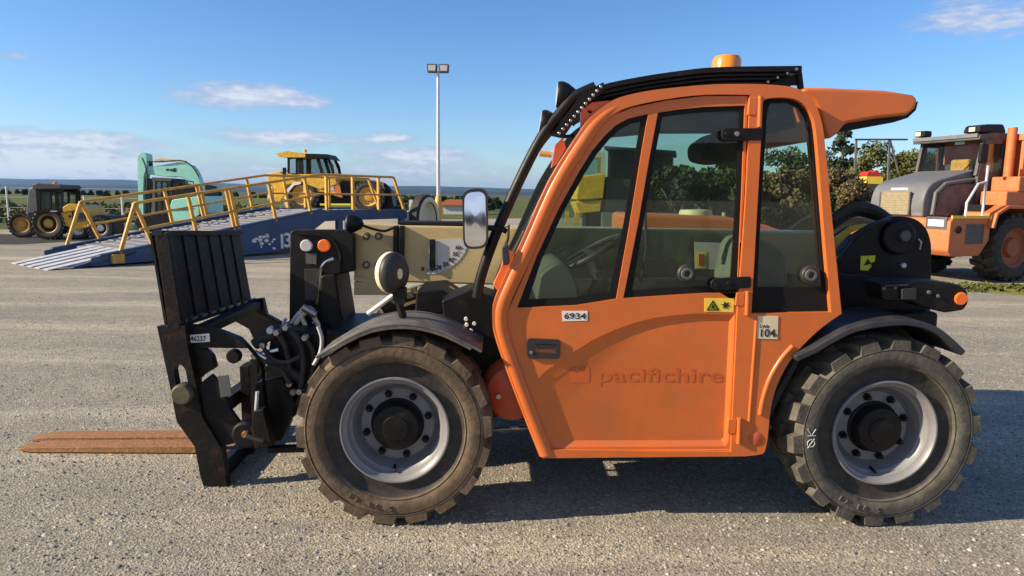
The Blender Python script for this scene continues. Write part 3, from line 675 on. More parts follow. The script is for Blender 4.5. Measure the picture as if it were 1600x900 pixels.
obj('mirror_loop', MB().tube([P3(784, 360, .08), P3(795, 352, .08), P3(794, 372, .08), P3(790, 384, .08)], .007, 6), 'black', mi)
# round wide-angle mirror, seen from its back
m2 = sub('round_mirror', tele); ca = Vector(P3(617, 427, .12)); d = Vector((.76, -.65, 0)).normalized()
rot = d.to_track_quat('X', 'Z').to_matrix()
mm = MB().lathe([(.078, -.016), (.081, -.008), (.078, .006), (.066, .022), (.04, .031), (.0, .034)], 0, 0, 32, axis='x'); mm.v = [tuple(ca + rot @ Vector((v[0], v[1], v[2] * 1.18))) for v in mm.v]; obj('mirror_back', mm, 'plastic', m2)
mm = MB().lathe([(.0, -.056), (.06, -.053), (.077, -.046), (.081, -.036), (.080, -.017)], 0, 0, 32, axis='x'); mm.v = [tuple(ca + rot @ Vector((v[0], v[1], v[2] * 1.18))) for v in mm.v]; obj('mirror_rim', mm, 'cream', m2)
mm = MB().lathe([(.016, .026), (.015, .036), (0, .037)], 0, 0, 16, axis='x'); mm.v = [tuple(ca + rot @ Vector((v[0], v[1] , v[2] * 1.6))) for v in mm.v]; obj('reflector', mm, 'cream', m2)
obj('mirror_stem', MB().tube([P3(616, 452, .12), P3(622, 462, .12), P3(626, 482, .12), P3(630, 496, .12)], .018, 8), 'black', m2)
obj('mirror_clamp', MB().prism(L([(612, 452), (634, 450), (634, 474), (624, 480), (614, 470)], .1), .10, .15), 'black', m2, .004)
obj('grab_rod', MB().tube([P3(575, 490, .28), P3(600, 472, .26), P3(618, 458, .24)], .012, 8), 'galv', tele)
# small lamp bodies and brackets on the front frame
for (a_, b_) in ((728, 499), (729, 508), (736, 517), (741, 506)):
    obj('lever_tip', disc(a_, b_, .28, .010, .02, 8), 'white', tele)
obj('front_cover', MB().prism(L([(650, 455), (690, 452), (742, 486), (745, 500), (700, 490), (648, 492)], .5), .5, .9), 'black', tele, .01)
obj('light_strut', MB().prism(L([(672, 449), (704, 448), (728, 464), (716, 468)], .7), .7, .72), 'tan', tele)

# spoiler hood behind the cab roof
hp_ = L([(1252, 141), (1262, 136), (1300, 137), (1385, 141), (1428, 148), (1436, 156), (1430, 170), (1418, 180), (1370, 185), (1322, 193), (1308, 210), (1296, 218), (1290, 205), (1283, 180), (1271, 156)], .10)
hood_sp = obj('roof_spoiler', MB().prism(hp_, .10, .90), 'orange', tele, .022, 3)
vp = L([(1310, 206), (1322, 190), (1418, 178), (1432, 168), (1437, 158), (1433, 172), (1420, 184), (1398, 191), (1322, 205)], .12); obj('spoiler_grille', MB().prism(vp, .13, .88), 'black', hood_sp)

# boom --------------------------------------------------------
BC = .96
a1 = L1(622, 352, BC); a2 = L1(622, 441, BC); e1_ = L1(1395, 352, BC); e2_ = L1(1395, 408, BC)
b_top = [L1(622, 352, BC), L1(735, 354, BC)]; b_bot = [L1(735, 446, BC), L1(622, 441, BC)]
def ext(p, q, x): t = (x - p[0]) / (q[0] - p[0]); return (x, p[1] + (q[1] - p[1]) * t)
xe = L1(1330, 380, BC)[0]
obj('outer_boom', MB().prism([b_top[0], ext(*b_top, xe), (xe, ext(*b_top, xe)[1] - .36), b_bot[1]], BC, BC + .30), 'tan', tele, .012)
obj('boom_cap_strip', MB().prism([(b_top[0][0] - .005, b_top[0][1] + .004), (L1(760, 354, BC)[0], b_top[1][1] + .006), (L1(760, 354, BC)[0], b_top[1][1] + .022), (b_top[0][0] - .005, b_top[0][1] + .018)], BC + .02, BC + .28), 'seal', tele)
m = MB()
for x_ in (618, 628): m.prism(L([(x_ - 4, 353), (x_ + 3, 353), (x_ + 3, 420), (x_ - 4, 416)], BC - .03), BC - .03, BC + .32)
obj('wear_pad_collar', m, 'black', tele, .004)
ib = obj('inner_boom', MB().prism(L([(553, 349), (622, 352), (622, 448), (553, 430)], BC + .02), BC + .02, BC + .28), 'tan', tele, .006)
obj('boom_skirt', MB().prism(L([(553, 440), (553, 461), (612, 461), (618, 455), (618, 448)], BC + .0), BC + .0, BC + .06), 'tan', tele, .004)
obj('boom_rib', MB().prism(L([(553, 430), (620, 446), (620, 452), (553, 438)], BC + .012), BC + .012, BC + .1), 'tan', tele)
for (a_, b_) in ((572, 369), (591, 369), (572, 414), (591, 414)):
    q = sub('boom_bolt', ib); obj('washer', disc(a_, b_, BC + .008, .022, .012), 'grey', q); obj('bolt_head', disc(a_, b_, BC - .002, .011, .014, 6), 'tan', q)
# angle scale and pendulum pointer
arcp = [(666, 428), (680, 428.5)] + [(670 + 62 * math.cos(R(t)), 372 + 55 * math.sin(R(t))) for t in (70, 55, 40, 25, 10)] + [(722, 373), (706, 373), (672, 376)]
pl = obj('angle_scale', MB().prism(L(arcp, BC - .003), BC - .003, BC), 'grey_print', tele)
for i, s_ in enumerate(('0', '10', '20', '30', '40', '50', '60')):
    t = R(98 - i * 14); words('scale_figure', s_, 668 + 48 * math.cos(t) - 3, 376 + 44 * math.sin(t) + 3, BC - .005, 6, 'black_print', pl, .001)
for i in range(12):
    t = R(100 - i * 7.6); c_, s_ = math.cos(t), math.sin(t)
    obj('scale_tick', MB().bar(P3(670 + 50 * c_, 374 + 46 * s_, BC - .005), P3(670 + 56 * c_, 374 + 51 * s_, BC - .005), .006, .003), 'black_print', pl)
obj('pendulum_pointer', MB().prism(L([(671, 374), (680, 374), (680, 421), (676, 424), (671, 421)], BC - .02), BC - .02, BC - .006), 'black', tele, .003)
obj('boom_lettering', text_mb('JLG', .15, P3(1010, 426, BC - .002), (1, 0, 0), (0, 0, 1), .001), 'yellow_print', tele) if False else None
m = MB(); rnd = random.Random(3)
x_ = 986
while x_ < 1084:                                        # worn yellow lettering, unreadable in the photograph
    w_ = rnd.choice((3, 4, 5)); tp = rnd.choice((408, 410, 412)) if x_ < 1050 else rnd.choice((399, 401, 403)); q = rnd.random()
    if q < .4: m.prism(L([(x_, tp), (x_ + 1.6, tp), (x_ + 1.6, 422), (x_, 422)], BC - .003), BC - .003, BC - .001); m.prism(L([(x_ + 1.8, tp), (x_ + w_, tp), (x_ + w_, tp + 2), (x_ + 1.8, tp + 2)], BC - .003), BC - .003, BC - .001); m.prism(L([(x_ + 1.8, 419), (x_ + w_, 419), (x_ + w_, 422), (x_ + 1.8, 422)], BC - .003), BC - .003, BC - .001)
    elif q < .75: m.prism(L([(x_, tp), (x_ + w_, tp), (x_ + w_, 422), (x_, 422)], BC - .003), BC - .003, BC - .001, [L([(x_ + 1.2, tp + 3), (x_ + w_ - 1.2, tp + 3), (x_ + w_ - 1.2, 418), (x_ + 1.2, 418)], BC - .003)])
    else: m.prism(L([(x_, tp), (x_ + w_, tp), (x_ + w_ - 1, 422), (x_ + 1, 422)], BC - .003), BC - .003, BC - .001)
    x_ += w_ + 1.5
obj('boom_lettering', m, 'yellow_print', tele)
# engine hood beyond the boom, with its pre-cleaner bowl
EC = 1.30
eh = L([(975, 333), (1135, 338), (1200, 352), (1255, 372), (1255, 470), (970, 470)], EC); obj('engine_hood', MB().prism(eh, EC, EC + .48), 'orange', tele, .03, 3)
bx, bz = L1(1086, 352, EC + .2); pc = sub('air_cleaner', tele)
obj('cleaner_bowl', MB().lathe([(.10, -.0), (.105, .01), (.105, .085), (.098, .10), (.0, .105)], bx, EC + .2, 28, axis='z', c=bz), 'cream', pc)
obj('cleaner_neck', MB().lathe([(.07, -.06), (.075, 0)], bx, EC + .2, 20, axis='z', c=bz), 'black', pc)
obj('cleaner_nut', MB().lathe([(.012, .10), (.012, .125), (0, .127)], bx, EC + .2, 8, axis='z', c=bz), 'black', pc)
obj('exhaust_stub', MB().tube([P3(1131, 362, EC + .1), P3(1131, 332, EC + .1)], .012, 8), 'galv', tele)

# boom pivot towers at the back, hoses
PV = .50
tw = spline([(1306, 430), (1320, 395), (1350, 362), (1385, 342), (1405, 338), (1430, 342), (1447, 356), (1455, 378), (1456, 400)], 4)
tower = L(tw + [(1454, 505), (1440, 515), (1312, 520), (1306, 480)], PV)
pt_ = obj('boom_tower', MB().prism(tower, PV, PV + .05), 'black', tele, .006)
obj('boom_tower', MB().prism([(x, z) for x, z in tower], 1.30, 1.35), 'black', tele, .006)
obj('tower_rib', MB().sheet(L([(1309, 400), (1335, 372), (1370, 352), (1395, 345)], PV - .04), PV - .04, PV + .01, .012), 'black', pt_)
obj('pivot_boss', disc(1407, 371, PV - .03, .09, .05, 28), 'black', pt_, .006); obj('pivot_pin', disc(1416, 369, PV - .05, .030, .04), 'grey', pt_)
for (a_, b_) in ((1413, 415), (1341, 467)): obj('bolt_head', disc(a_, b_, PV - .02, .015, .02, 6), 'galv', pt_)
obj('latch_wire', MB().tube([P3(1434, 373, PV - .02), P3(1439, 378, PV - .02), P3(1437, 390, PV - .02)], .005, 6), 'steel', pt_)
pl = plate('warning_label', [(1345, 400), (1368, 399), (1367, 408), (1360, 412), (1362, 416), (1356, 423), (1344, 422)], PV - .002, 'lime_print', pt_); tri([(1350, 415), (1356, 404), (1362, 412)], PV - .006, 'black_print', pl, 'warning_symbol')
for i, pts in enumerate(([(1300, 345), (1330, 324), (1365, 328), (1392, 346)], [(1300, 352), (1335, 331), (1372, 338), (1398, 352)], [(1300, 362), (1330, 345), (1360, 348), (1385, 360)], [(1302, 372), (1325, 358), (1350, 352), (1390, 365)])):
    obj('hydraulic_hose', MB().tube(spline([P3(*p, .70 + i * .08) for p in pts], 5), .028 if i < 2 else .02, 8), 'rubber' if i != 2 else 'tan', tele)
obj('hose_guide', MB().prism(L([(1308, 372), (1335, 352), (1360, 350), (1330, 364), (1308, 382)], .66), .66, .70), 'yellow_print', tele)
obj('counterweight', MB().box(WB - .15, WB + .42, .36, 1.55, .55, .95), 'black', tele, .02)
obj('rear_body', MB().prism(L([(1310, 425), (1450, 440), (1448, 510), (1312, 515)], .42), .42, .5), 'black', tele, .01)
# rear light bar
lb = sub('rear_light_bar', tele); RC = .10
obj('light_bar_body', MB().prism(fillet(L([(1376, 442), (1384, 438), (1420, 437), (1475, 440), (1500, 445), (1513, 455), (1514, 474), (1506, 485), (1478, 489), (1440, 480), (1425, 472), (1380, 470)], RC), .012), RC, RC + .14), 'black', lb, .01)
obj('light_bar_body', MB().box(L1(1480, 470, RC)[0], L1(1505, 470, RC)[0], RC + .14, 1.7, L1(1480, 486, RC)[1], L1(1480, 448, RC)[1]), 'black', lb, .01)
obj('side_reflector', disc(1503, 467, RC - .008, .030, .015, 24), 'orange_lens', lb)
m = MB().prism(L([(1381, 445), (1420, 444), (1420, 447), (1384, 448)], RC - .012), RC - .012, RC); m.prism(L([(1410, 452), (1432, 450), (1432, 468), (1410, 468)], RC - .02), RC - .02, RC); obj('socket_box', m, 'plastic', lb, .002)
for (a_, b_) in ((1382, 451), (1399, 450), (1453, 457), (1467, 463)): obj('bolt_head', disc(a_, b_, RC - .01, .009, .012, 6), 'grey', lb)

# boom head and lamps ------------------------------------------
HC = .90
hd = obj('boom_head', MB().prism(fillet(L([(453, 362), (460, 359), (545, 359), (553, 366), (553, 424), (528, 428), (526, 470), (532, 500), (533, 560), (451, 560)], HC), .012), HC, HC + .06), 'black', tele, .008)
obj('boom_head', MB().prism(L([(475, 362), (553, 362), (553, 424), (500, 428), (490, 560), (453, 560)], HC + .3), HC + .36, HC + .42), 'black', tele, .008)
obj('head_tube', MB().prism(L([(500, 364), (553, 364), (553, 424), (528, 426), (500, 410)], HC + .06), HC + .06, HC + .36), 'black', tele)
obj('head_rim', MB().tube(spline([P3(*p, HC - .006) for p in [(468, 366), (505, 368), (522, 378), (531, 396), (532, 424)]], 4), .009, 6), 'black', hd)
obj('front_lamp', disc(478, 384, HC - .02, .034, .02, 28), 'clear_lens', hd); obj('turn_lamp', disc(506, 384, HC - .02, .036, .02, 28), 'orange_lens', hd)
plate('lamp_plate', [(477, 396), (495, 396), (494, 413), (478, 412)], HC - .004, 'grey', hd, .004)
obj('head_web', MB().prism(L([(476, 420), (498, 420), (498, 470), (476, 470)], HC - .01), HC - .012, HC), 'plastic', hd, .004)
obj('hose_pipe', MB().tube(spline([P3(*p, HC - .03) for p in [(522, 404), (510, 409), (502, 420), (499, 440), (496, 475)]], 4), .011, 8), 'chrome', hd)
obj('head_casting', MB().prism(fillet(L([(500, 430), (524, 428), (530, 470), (536, 505), (535, 560), (500, 565), (498, 480)], HC - .05), .02), HC - .05, HC + .3), 'black', tele, .02)
hl = sub('boom_lamp', tele); a_ = Vector(P3(545, 349, HC)); rot = Vector((1, 0, 0)).to_track_quat('X', 'Z').to_matrix()
mm = MB().lathe([(.045, -.01), (.052, .0), (.05, .03), (.03, .07), (0, .085)], 0, 0, 20, axis='x'); mm.v = [tuple(a_ + Vector(v)) for v in mm.v]; obj('lamp_housing', mm, 'black', hl)
mm = MB().lathe([(0, -.016), (.03, -.014), (.045, -.008)], 0, 0, 20, axis='x'); mm.v = [tuple(a_ + Vector(v)) for v in mm.v]; obj('lamp_lens', mm, 'clear_lens', hl)
obj('lamp_cable', MB().tube(spline([P3(*p, HC) for p in [(566, 352), (580, 357), (600, 361), (614, 356)]], 4), .008, 6), 'black', hl)
hg = sub('hose_bundle', tele)
for pts, mt in (([(455, 505), (468, 488), (480, 480), (492, 488), (490, 505)], 'galv'), ([(459, 530), (463, 505), (478, 488)], 'cream'), ([(484, 528), (477, 508), (470, 490), (478, 478)], 'cream'), ([(492, 540), (494, 515), (486, 492)], 'rubber'),
                ([(447, 498), (443, 506), (447, 514), (458, 510)], 'galv'), ([(500, 535), (498, 510), (490, 495)], 'cream'), ([(442, 515), (452, 520), (470, 522), (486, 530)], 'rubber')):
    obj('hose', MB().tube(spline([P3(*p, HC - .10) for p in pts], 5), .013 if mt == 'cream' else .010, 8), mt, hg)
obj('hose_coupling', MB().tube([P3(474, 480, HC - .12), P3(494, 492, HC - .12)], .022, 10), 'steel', hg)

# fork carriage -----------------------------------------------
KC = .42
cg = sub('fork_carriage', tele)
sh = [(245, 510), (289, 509), (293, 542), (306, 602), (316, 652), (347, 702), (356, 767), (322, 773), (313, 745), (304, 698), (276, 659), (265, 602), (256, 560)]
slot = fillet(L([(271, 578), (276, 570), (284, 570), (290, 578), (296, 612), (277, 612)], KC), .01)
obj('side_plate', MB().prism(L(sh, KC), KC, KC + .05, [slot]), 'black_worn', cg, .005)
obj('slot_pin', disc(282, 618, KC - .03, .054, .06, 24), 'pin', cg, .004)
br = [(291, 509), (322, 512), (350, 521), (372, 530), (386, 545), (400, 562), (407, 577), (411, 627), (425, 697), (365, 703), (347, 704), (318, 652), (308, 602)]
brh = fillet(L([(295, 543), (318, 547), (329, 558), (334, 577), (318, 586), (306, 597), (300, 570)], KC + .04), .012)
obj('side_bracket', MB().prism(L(br, KC + .04), KC + .05, KC + .10, [brh]), 'black', cg, .005)
obj('bracket_web', MB().prism(L([(311, 600), (330, 585), (345, 600), (360, 640), (380, 668), (380, 690), (345, 698), (318, 650)], KC + .02), KC + .02, KC + .05), 'black_worn', cg, .006)
plate('serial_plate', [(293, 524), (327, 521), (328, 534), (294, 536)], KC + .045, 'white', cg, .004)
words('plate_number', '46237', 298, 533, KC + .039, 8, 'black_print', cg, .0006, 24)
plate('data_plate', [(340, 588), (357, 586), (362, 618), (345, 621)], KC + .018, 'grey', cg, .006)
obj('pin_head', disc(363, 558, KC + .02, .036, .04), 'black_worn', cg); obj('roller', disc(382, 681, KC - .0, .072, .06, 32), 'black_worn', cg, .006); obj('roller_pin', disc(382, 680, KC - .02, .018, .03, 8), 'rust', cg)
obj('latch_arm', MB().prism(L([(395, 643), (411, 640), (425, 697), (398, 702), (392, 670)], KC - .03), KC - .03, KC + .03), 'black_worn', cg, .005); obj('latch_rod', MB().tube([P3(402, 612, KC), P3(400, 641, KC)], .010, 6), 'galv', cg)
obj('latch_lever', MB().tube([P3(385, 681, KC - .03), P3(412, 690, KC - .03)], .011, 8), 'rubber', cg)
obj('cross_tube', MB().tube([P3(420, 702, KC + .1), P3(475, 700, KC + .1)], .022, 12), 'black', cg)
FC = 1.36
x_b = L1(262, 440, KC)[0]
# load backrest: a sheet of upright bars from the near side to the far side
tl = Vector(P3(248, 364, KC)); bl = Vector(P3(270, 508, KC)); 
tr_ = tl + Vector((0, 1, 0)) * .98; brr = bl + Vector((0, 1, 0)) * .98
tl2 = Vector(P3(248, 364, KC)); tr2 = Vector(P3(375, 364, FC)); bl2 = Vector(P3(272, 508, KC)); br2 = Vector(P3(394, 469, FC))
obj('backrest_post', MB().prism(L([(243, 368), (262, 362), (284, 508), (262, 510)], KC), KC, KC + .05), 'black_worn', cg, .004)
m = MB(); N = 13
for i in range(N):
    t0_, t1_ = (i + .03) / N, (i + .90) / N
    off = Vector((.007 if i % 2 else 0, 0, 0))
    q = [tl2.lerp(tr2, t0_) + off, tl2.lerp(tr2, t1_) + off, bl2.lerp(br2, t1_) + off, bl2.lerp(br2, t0_) + off]; b_ = Vector((.03, 0, 0))
    mm = MB().add(q + [p - b_ for p in q], [(0, 1, 2, 3), (7, 6, 5, 4), (0, 4, 5, 1), (1, 5, 6, 2), (2, 6, 7, 3), (3, 7, 4, 0)]); obj('backrest_bar', mm, 'black_worn', cg, .003)
q = [tl2, tr2, br2, bl2]; o_ = Vector((-.035, 0, 0)); b_ = Vector((-.012, 0, 0))
obj('backrest_sheet', MB().add([p + o_ for p in q] + [p + o_ + b_ for p in q], [(0, 1, 2, 3), (7, 6, 5, 4), (0, 4, 5, 1), (1, 5, 6, 2), (2, 6, 7, 3), (3, 7, 4, 0)]), 'black_worn', cg)
obj('backrest_rail', MB().bar(tl2 + Vector((-.01, 0, .0)), tr2 + Vector((-.01, 0, .0)), .05, .025), 'black_worn', cg)
obj('backrest_rail', MB().bar(bl2, br2, .05, .03), 'black_worn', cg)
for i in range(9):
    t = (i + .5) / 9; p = bl2.lerp(br2, t); obj('rail_tooth', MB().box(p.x - .0, p.x + .03, p.y - .03, p.y + .03, p.z + .004, p.z + .018), 'steel', cg)
obj('far_bracket', MB().prism(L([(364, 472), (410, 466), (416, 492), (442, 506), (452, 520), (438, 530), (398, 534), (388, 514), (366, 502)], FC - .05), FC - .05, FC), 'black', cg, .005)
obj('carriage_bar', MB().box(L1(300, 640, KC)[0], L1(322, 640, KC)[0], KC + .1, FC, .30, .38), 'black_worn', cg, .006)
obj('carriage_bar', MB().box(L1(290, 520, KC)[0], L1(312, 520, KC)[0], KC + .1, FC, L1(290, 530, KC)[1], L1(290, 514, KC)[1]), 'black_worn', cg, .006)
lo = Vector(P3(340, 752, KC + .05)); obj('lower_bar', MB().bar(lo + Vector((0, 0, .02)), lo + Vector((-.02, .86, .02)), .05, .12), 'black', cg, .006)
obj('link_body', MB().prism(fillet(L([(424, 515), (500, 520), (512, 565), (492, 610), (462, 650), (430, 668), (412, 610), (418, 560)], .62), .02), .62, 1.2), 'black', tele, .015)
obj('lower_link', MB().prism(fillet(L([(396, 600), (440, 590), (462, 630), (440, 690), (415, 690)], .56), .02), .56, .66), 'black', cg, .01)
obj('link_pin', disc(452, 615, .56, .032, .05, 16), 'black_worn', cg, .004); obj('link_pin_end', disc(457, 614, .545, .017, .03, 10), 'mesh_tan', cg)
cyl = sub('tilt_cylinder', tele)
for o_ in (.60, 1.1):
    obj('cylinder_barrel', MB().tube([P3(398, 538, o_), P3(436, 514, o_)], .030, 14), 'rubber', cyl); obj('cylinder_rod', MB().tube([P3(398, 556, o_ - .02), P3(436, 546, o_ - .02)], .014, 10), 'chrome', cyl)
obj('rod_eye', disc(421, 517, .56, .02, .04, 12), 'galv', cyl); obj('rod_eye', disc(396, 557, .56, .018, .04, 12), 'galv', cyl)
for pts, c, r_, mt in (([(432, 520), (445, 540), (452, 575), (446, 612), (430, 640)], .58, .014, 'rubber'), ([(446, 512), (466, 530), (474, 570), (468, 612)], .57, .014, 'rubber'),
                       ([(476, 528), (490, 552), (486, 590), (470, 620), (452, 640)], .59, .013, 'rubber'), ([(410, 540), (424, 560), (446, 566), (470, 556)], .56, .012, 'rubber'),
                       ([(404, 590), (420, 574), (440, 580), (452, 600)], .54, .012, 'rubber'), ([(497, 510), (503, 530), (500, 552), (490, 570)], .55, .011, 'galv')):
    obj('hydraulic_hose', MB().tube(spline([P3(*p, c) for p in pts], 5), r_, 8), mt, tele)
for (a_, b_) in ((432, 520), (446, 512), (476, 528), (410, 540), (452, 600), (468, 612)):
    x, z = L1(a_, b_, .555); obj('hose_fitting', MB().lathe([(0, -.012), (.016, -.010), (.018, .0), (.018, .03)], x, z, 6, c=.555), 'steel', tele)
obj('link_cylinder', MB().tube([P3(416, 560, .57), P3(470, 590, .60)], .026, 14), 'rubber', tele); obj('link_rod', MB().tube([P3(398, 550, .57), P3(418, 561, .57)], .013, 10), 'chrome', tele)
# the two forks lying on the ground
for c, tip in ((.86, 23), (1.02, 46)):
    xt = L1(tip, 704, c)[0]; xh = L1(330, 700, KC)[0]
    f = sub('fork', tele)
    m = MB().add([(xt, c + .02, .010), (xt, c + .10, .010), (xt + .09, c, .006), (xt + .09, c + .12, .006), (xh, c, .006), (xh, c + .12, .006),
                  (xt, c + .02, .022), (xt, c + .10, .022), (xt + .12, c, .036), (xt + .12, c + .12, .036), (xh, c, .05), (xh, c + .12, .05)],
                 [(0, 2, 3, 1), (2, 4, 5, 3), (6, 7, 9, 8), (8, 9, 11, 10), (0, 6, 8, 2), (2, 8, 10, 4), (1, 3, 9, 7), (3, 5, 11, 9), (0, 1, 7, 6), (4, 10, 11, 5)])
    obj('fork_blade', m, 'rust', f, .004)
    obj('fork_shank', MB().box(xh - .01, xh + .045, c, c + .12, .006, .52), 'black_worn', f, .004)

# ------------------------------------------------------------ ground, fields, hills
def gravel_material():
    m, t, b = M_new('gravel')
    geo = t.nodes.new('ShaderNodeNewGeometry').outputs['Position']
    mp = t.nodes.new('ShaderNodeMapping'); mp.inputs['Scale'].default_value = (.55, 1.6, 1); mp.inputs['Rotation'].default_value = (0, 0, R(-8)); t.links.new(geo, mp.inputs[0])
    big = noise_node(t, .55, 6, .62, mp.outputs[0]); mid = noise_node(t, 5, 6, .7, geo); fine = noise_node(t, 55, 4, .7, geo); grit = noise_node(t, 190, 2, .6, geo)
    vor = t.nodes.new('ShaderNodeTexVoronoi'); vor.inputs['Scale'].default_value = 95; t.links.new(geo, vor.inputs['Vector'])
    base = ramp(t, big.outputs[0], [(.34, (.228, .217, .185)), (.5, (.31, .283, .228)), (.66, (.42, .368, .265))])
    c = mixrgb(t, .55, base, ramp(t, mid.outputs[0], [(.3, (.19, .183, .162)), (.7, (.37, .338, .268))]))
    mp2 = t.nodes.new('ShaderNodeMapping'); mp2.inputs['Scale'].default_value = (.17, .95, 1); mp2.inputs['Rotation'].default_value = (0, 0, R(-6)); t.links.new(geo, mp2.inputs[0])
    trk = noise_node(t, 1.1, 8, .68, mp2.outputs[0])
    c = mixrgb(t, ramp(t, trk.outputs[0], [(.5, (0, 0, 0)), (.64, (.85, .85, .85))]), c, (.46, .42, .325, 1))
    c = mixrgb(t, ramp(t, trk.outputs[0], [(.34, (.45, .45, .45)), (.45, (0, 0, 0))]), c, (.19, .187, .175, 1))
    st = ramp(t, vor.outputs['Color'], [(.1, (.5, .5, .49)), (.55, (1, 1, 1)), (.92, (1.5, 1.48, 1.42))])
    c = mixrgb(t, .75, c, st, 'MULTIPLY')
    c = mixrgb(t, .5, c, ramp(t, fine.outputs[0], [(.3, (.45, .45, .45)), (.68, (1.5, 1.5, 1.5))]), 'MULTIPLY')
    t.links.new(c, b.inputs['Base Color']); b.inputs['Roughness'].default_value = .9; b.inputs['Specular IOR Level'].default_value = .2
    h = mixrgb(t, .5, fine.outputs[0], grit.outputs[0]); h = mixrgb(t, .35, h, vor.outputs['Distance'])
    bp = t.nodes.new('ShaderNodeBump'); bp.inputs['Strength'].default_value = .8; bp.inputs['Distance'].default_value = .018; t.links.new(h, bp.inputs['Height']); t.links.new(bp.outputs[0], b.inputs['Normal'])
    return m
def patchy(name, cols, scale, bump=.5, sc2=8):
    m, t, b = M_new(name); geo = t.nodes.new('ShaderNodeNewGeometry').outputs['Position']
    n = noise_node(t, scale, 7, .65, geo); n2 = noise_node(t, scale * sc2, 5, .7, geo)
    c = ramp(t, n.outputs[0], [(.3, cols[0]), (.5, cols[1]), (.7, cols[2])])
    c = mixrgb(t, .6, c, ramp(t, n2.outputs[0], [(.3, (.5, .5, .5)), (.7, (1.4, 1.4, 1.3))]), 'MULTIPLY')
    t.links.new(c, b.inputs['Base Color']); b.inputs['Roughness'].default_value = .95; b.inputs['Specular IOR Level'].default_value = .1
    bp = t.nodes.new('ShaderNodeBump'); bp.inputs['Strength'].default_value = bump; bp.inputs['Distance'].default_value = .05; t.links.new(n2.outputs[0], bp.inputs['Height']); t.links.new(bp.outputs[0], b.inputs['Normal'])
    return m
MT['gravel'] = gravel_material()
MT['pebble'] = None
def pebble_mat():
    m, t, b = M_new('pebbles'); g = t.nodes.new('ShaderNodeNewGeometry')
    c = ramp(t, g.outputs['Random Per Island'], [(0, (.125, .125, .12)), (.35, (.205, .203, .192)), (.7, (.28, .27, .238)), (.93, (.39, .372, .33)), (1, (.55, .53, .50))])
    t.links.new(c, b.inputs['Base Color']); b.inputs['Roughness'].default_value = .85; b.inputs['Specular IOR Level'].default_value = .25; return m
MT['pebble'] = pebble_mat()
MT['field'] = patchy('field', [(.06, .085, .022), (.095, .115, .035), (.15, .13, .06)], .05)
MT['strip_dark'] = patchy('dark_strip', [(.045, .045, .046), (.055, .054, .052), (.07, .066, .06)], .4)
MT['verge'] = patchy('grass_verge', [(.15, .165, .035), (.22, .215, .05), (.27, .24, .09)], 1.2)
MT['hill'] = patchy('hill_bush', [(.016, .026, .022), (.026, .036, .026), (.045, .05, .034)], .004, 0)
MT['land'] = patchy('far_land', [(.05, .07, .03), (.09, .10, .045), (.16, .13, .07)], .008, 0)
def grid_sheet(x0, x1, y0, y1, nx, ny, zf):
    m = MB(); xs = np.linspace(x0, x1, nx); ys = np.linspace(y0, y1, ny)
    m.v = [(x, y, zf(x, y)) for y in ys for x in xs]; m.f = [(j * nx + i, j * nx + i + 1, (j + 1) * nx + i + 1, (j + 1) * nx + i) for j in range(ny - 1) for i in range(nx - 1)]
    return m
obj('ground', MB().add([(-7000, -1000, 0), (7000, -1000, 0), (7000, 9000, 0), (-7000, 9000, 0)], [(0, 1, 2, 3)]), 'gravel', kind='structure')
def flat(name, pts, z, mat, kind='structure'): return obj(name, MB().add([(x, y, z) for x, y in pts], [tuple(range(len(pts)))]), mat, kind=kind)
flat('dark_strip', [(-60, 19.5), (-13.5, 18.6), (-11.5, 22.5), (-60, 25.5)], .004, 'strip_dark')  # dark flat strip at the left, in front of the field
flat('field', [(-600, 27), (-20, 24.5), (-6, 40), (20, 60), (80, 70), (600, 90), (900, 900), (-900, 900)], .008, 'field')
flat('far_land', [(-6500, 320), (6500, 320), (6500, 7500), (-6500, 7500)], .012, 'land')
flat('grass_verge', [(6.9, 11.75), (8.3, 10.9), (14, 10.6), (20, 11.5), (20, 13.2), (12, 12.4), (8.2, 12.4)], .004, 'verge')
rs = np.random.RandomState(11)
def ridge(name, y0, y1, x0, x1, hmax, seed, nx=220, base=.3):
    r_ = np.random.RandomState(seed); ph = r_.rand(9) * 6.28; fr = np.array([.7, 1.3, 2.3, 3.9, 6.1, 9.7, 16, 27, 41]); am = 1 / fr ** .9; am /= am.sum()
    def zf(x, y):
        u = (x - x0) / (x1 - x0) * 6.28; v = (y - y0) / (y1 - y0)
        s = sum(a * math.sin(f * u + p + v * 1.7) for a, f, p in zip(am, fr, ph))
        return hmax * max(.0, base + .6 * s + .25) * math.sin(math.pi * min(1, v * .5 + .0)) - .5
    return obj(name, grid_sheet(x0, x1, y0, y1, nx, 8, zf), 'hill', kind='structure')
ridge('hills', 2600, 3600, -5200, 3800, 34, 4)
ridge('hills', -900, -300, -1500, 1500, 60, 5, base=.5)
ridge('hills', 4300, 5600, -6800, 6000, 88, 9, base=.45)

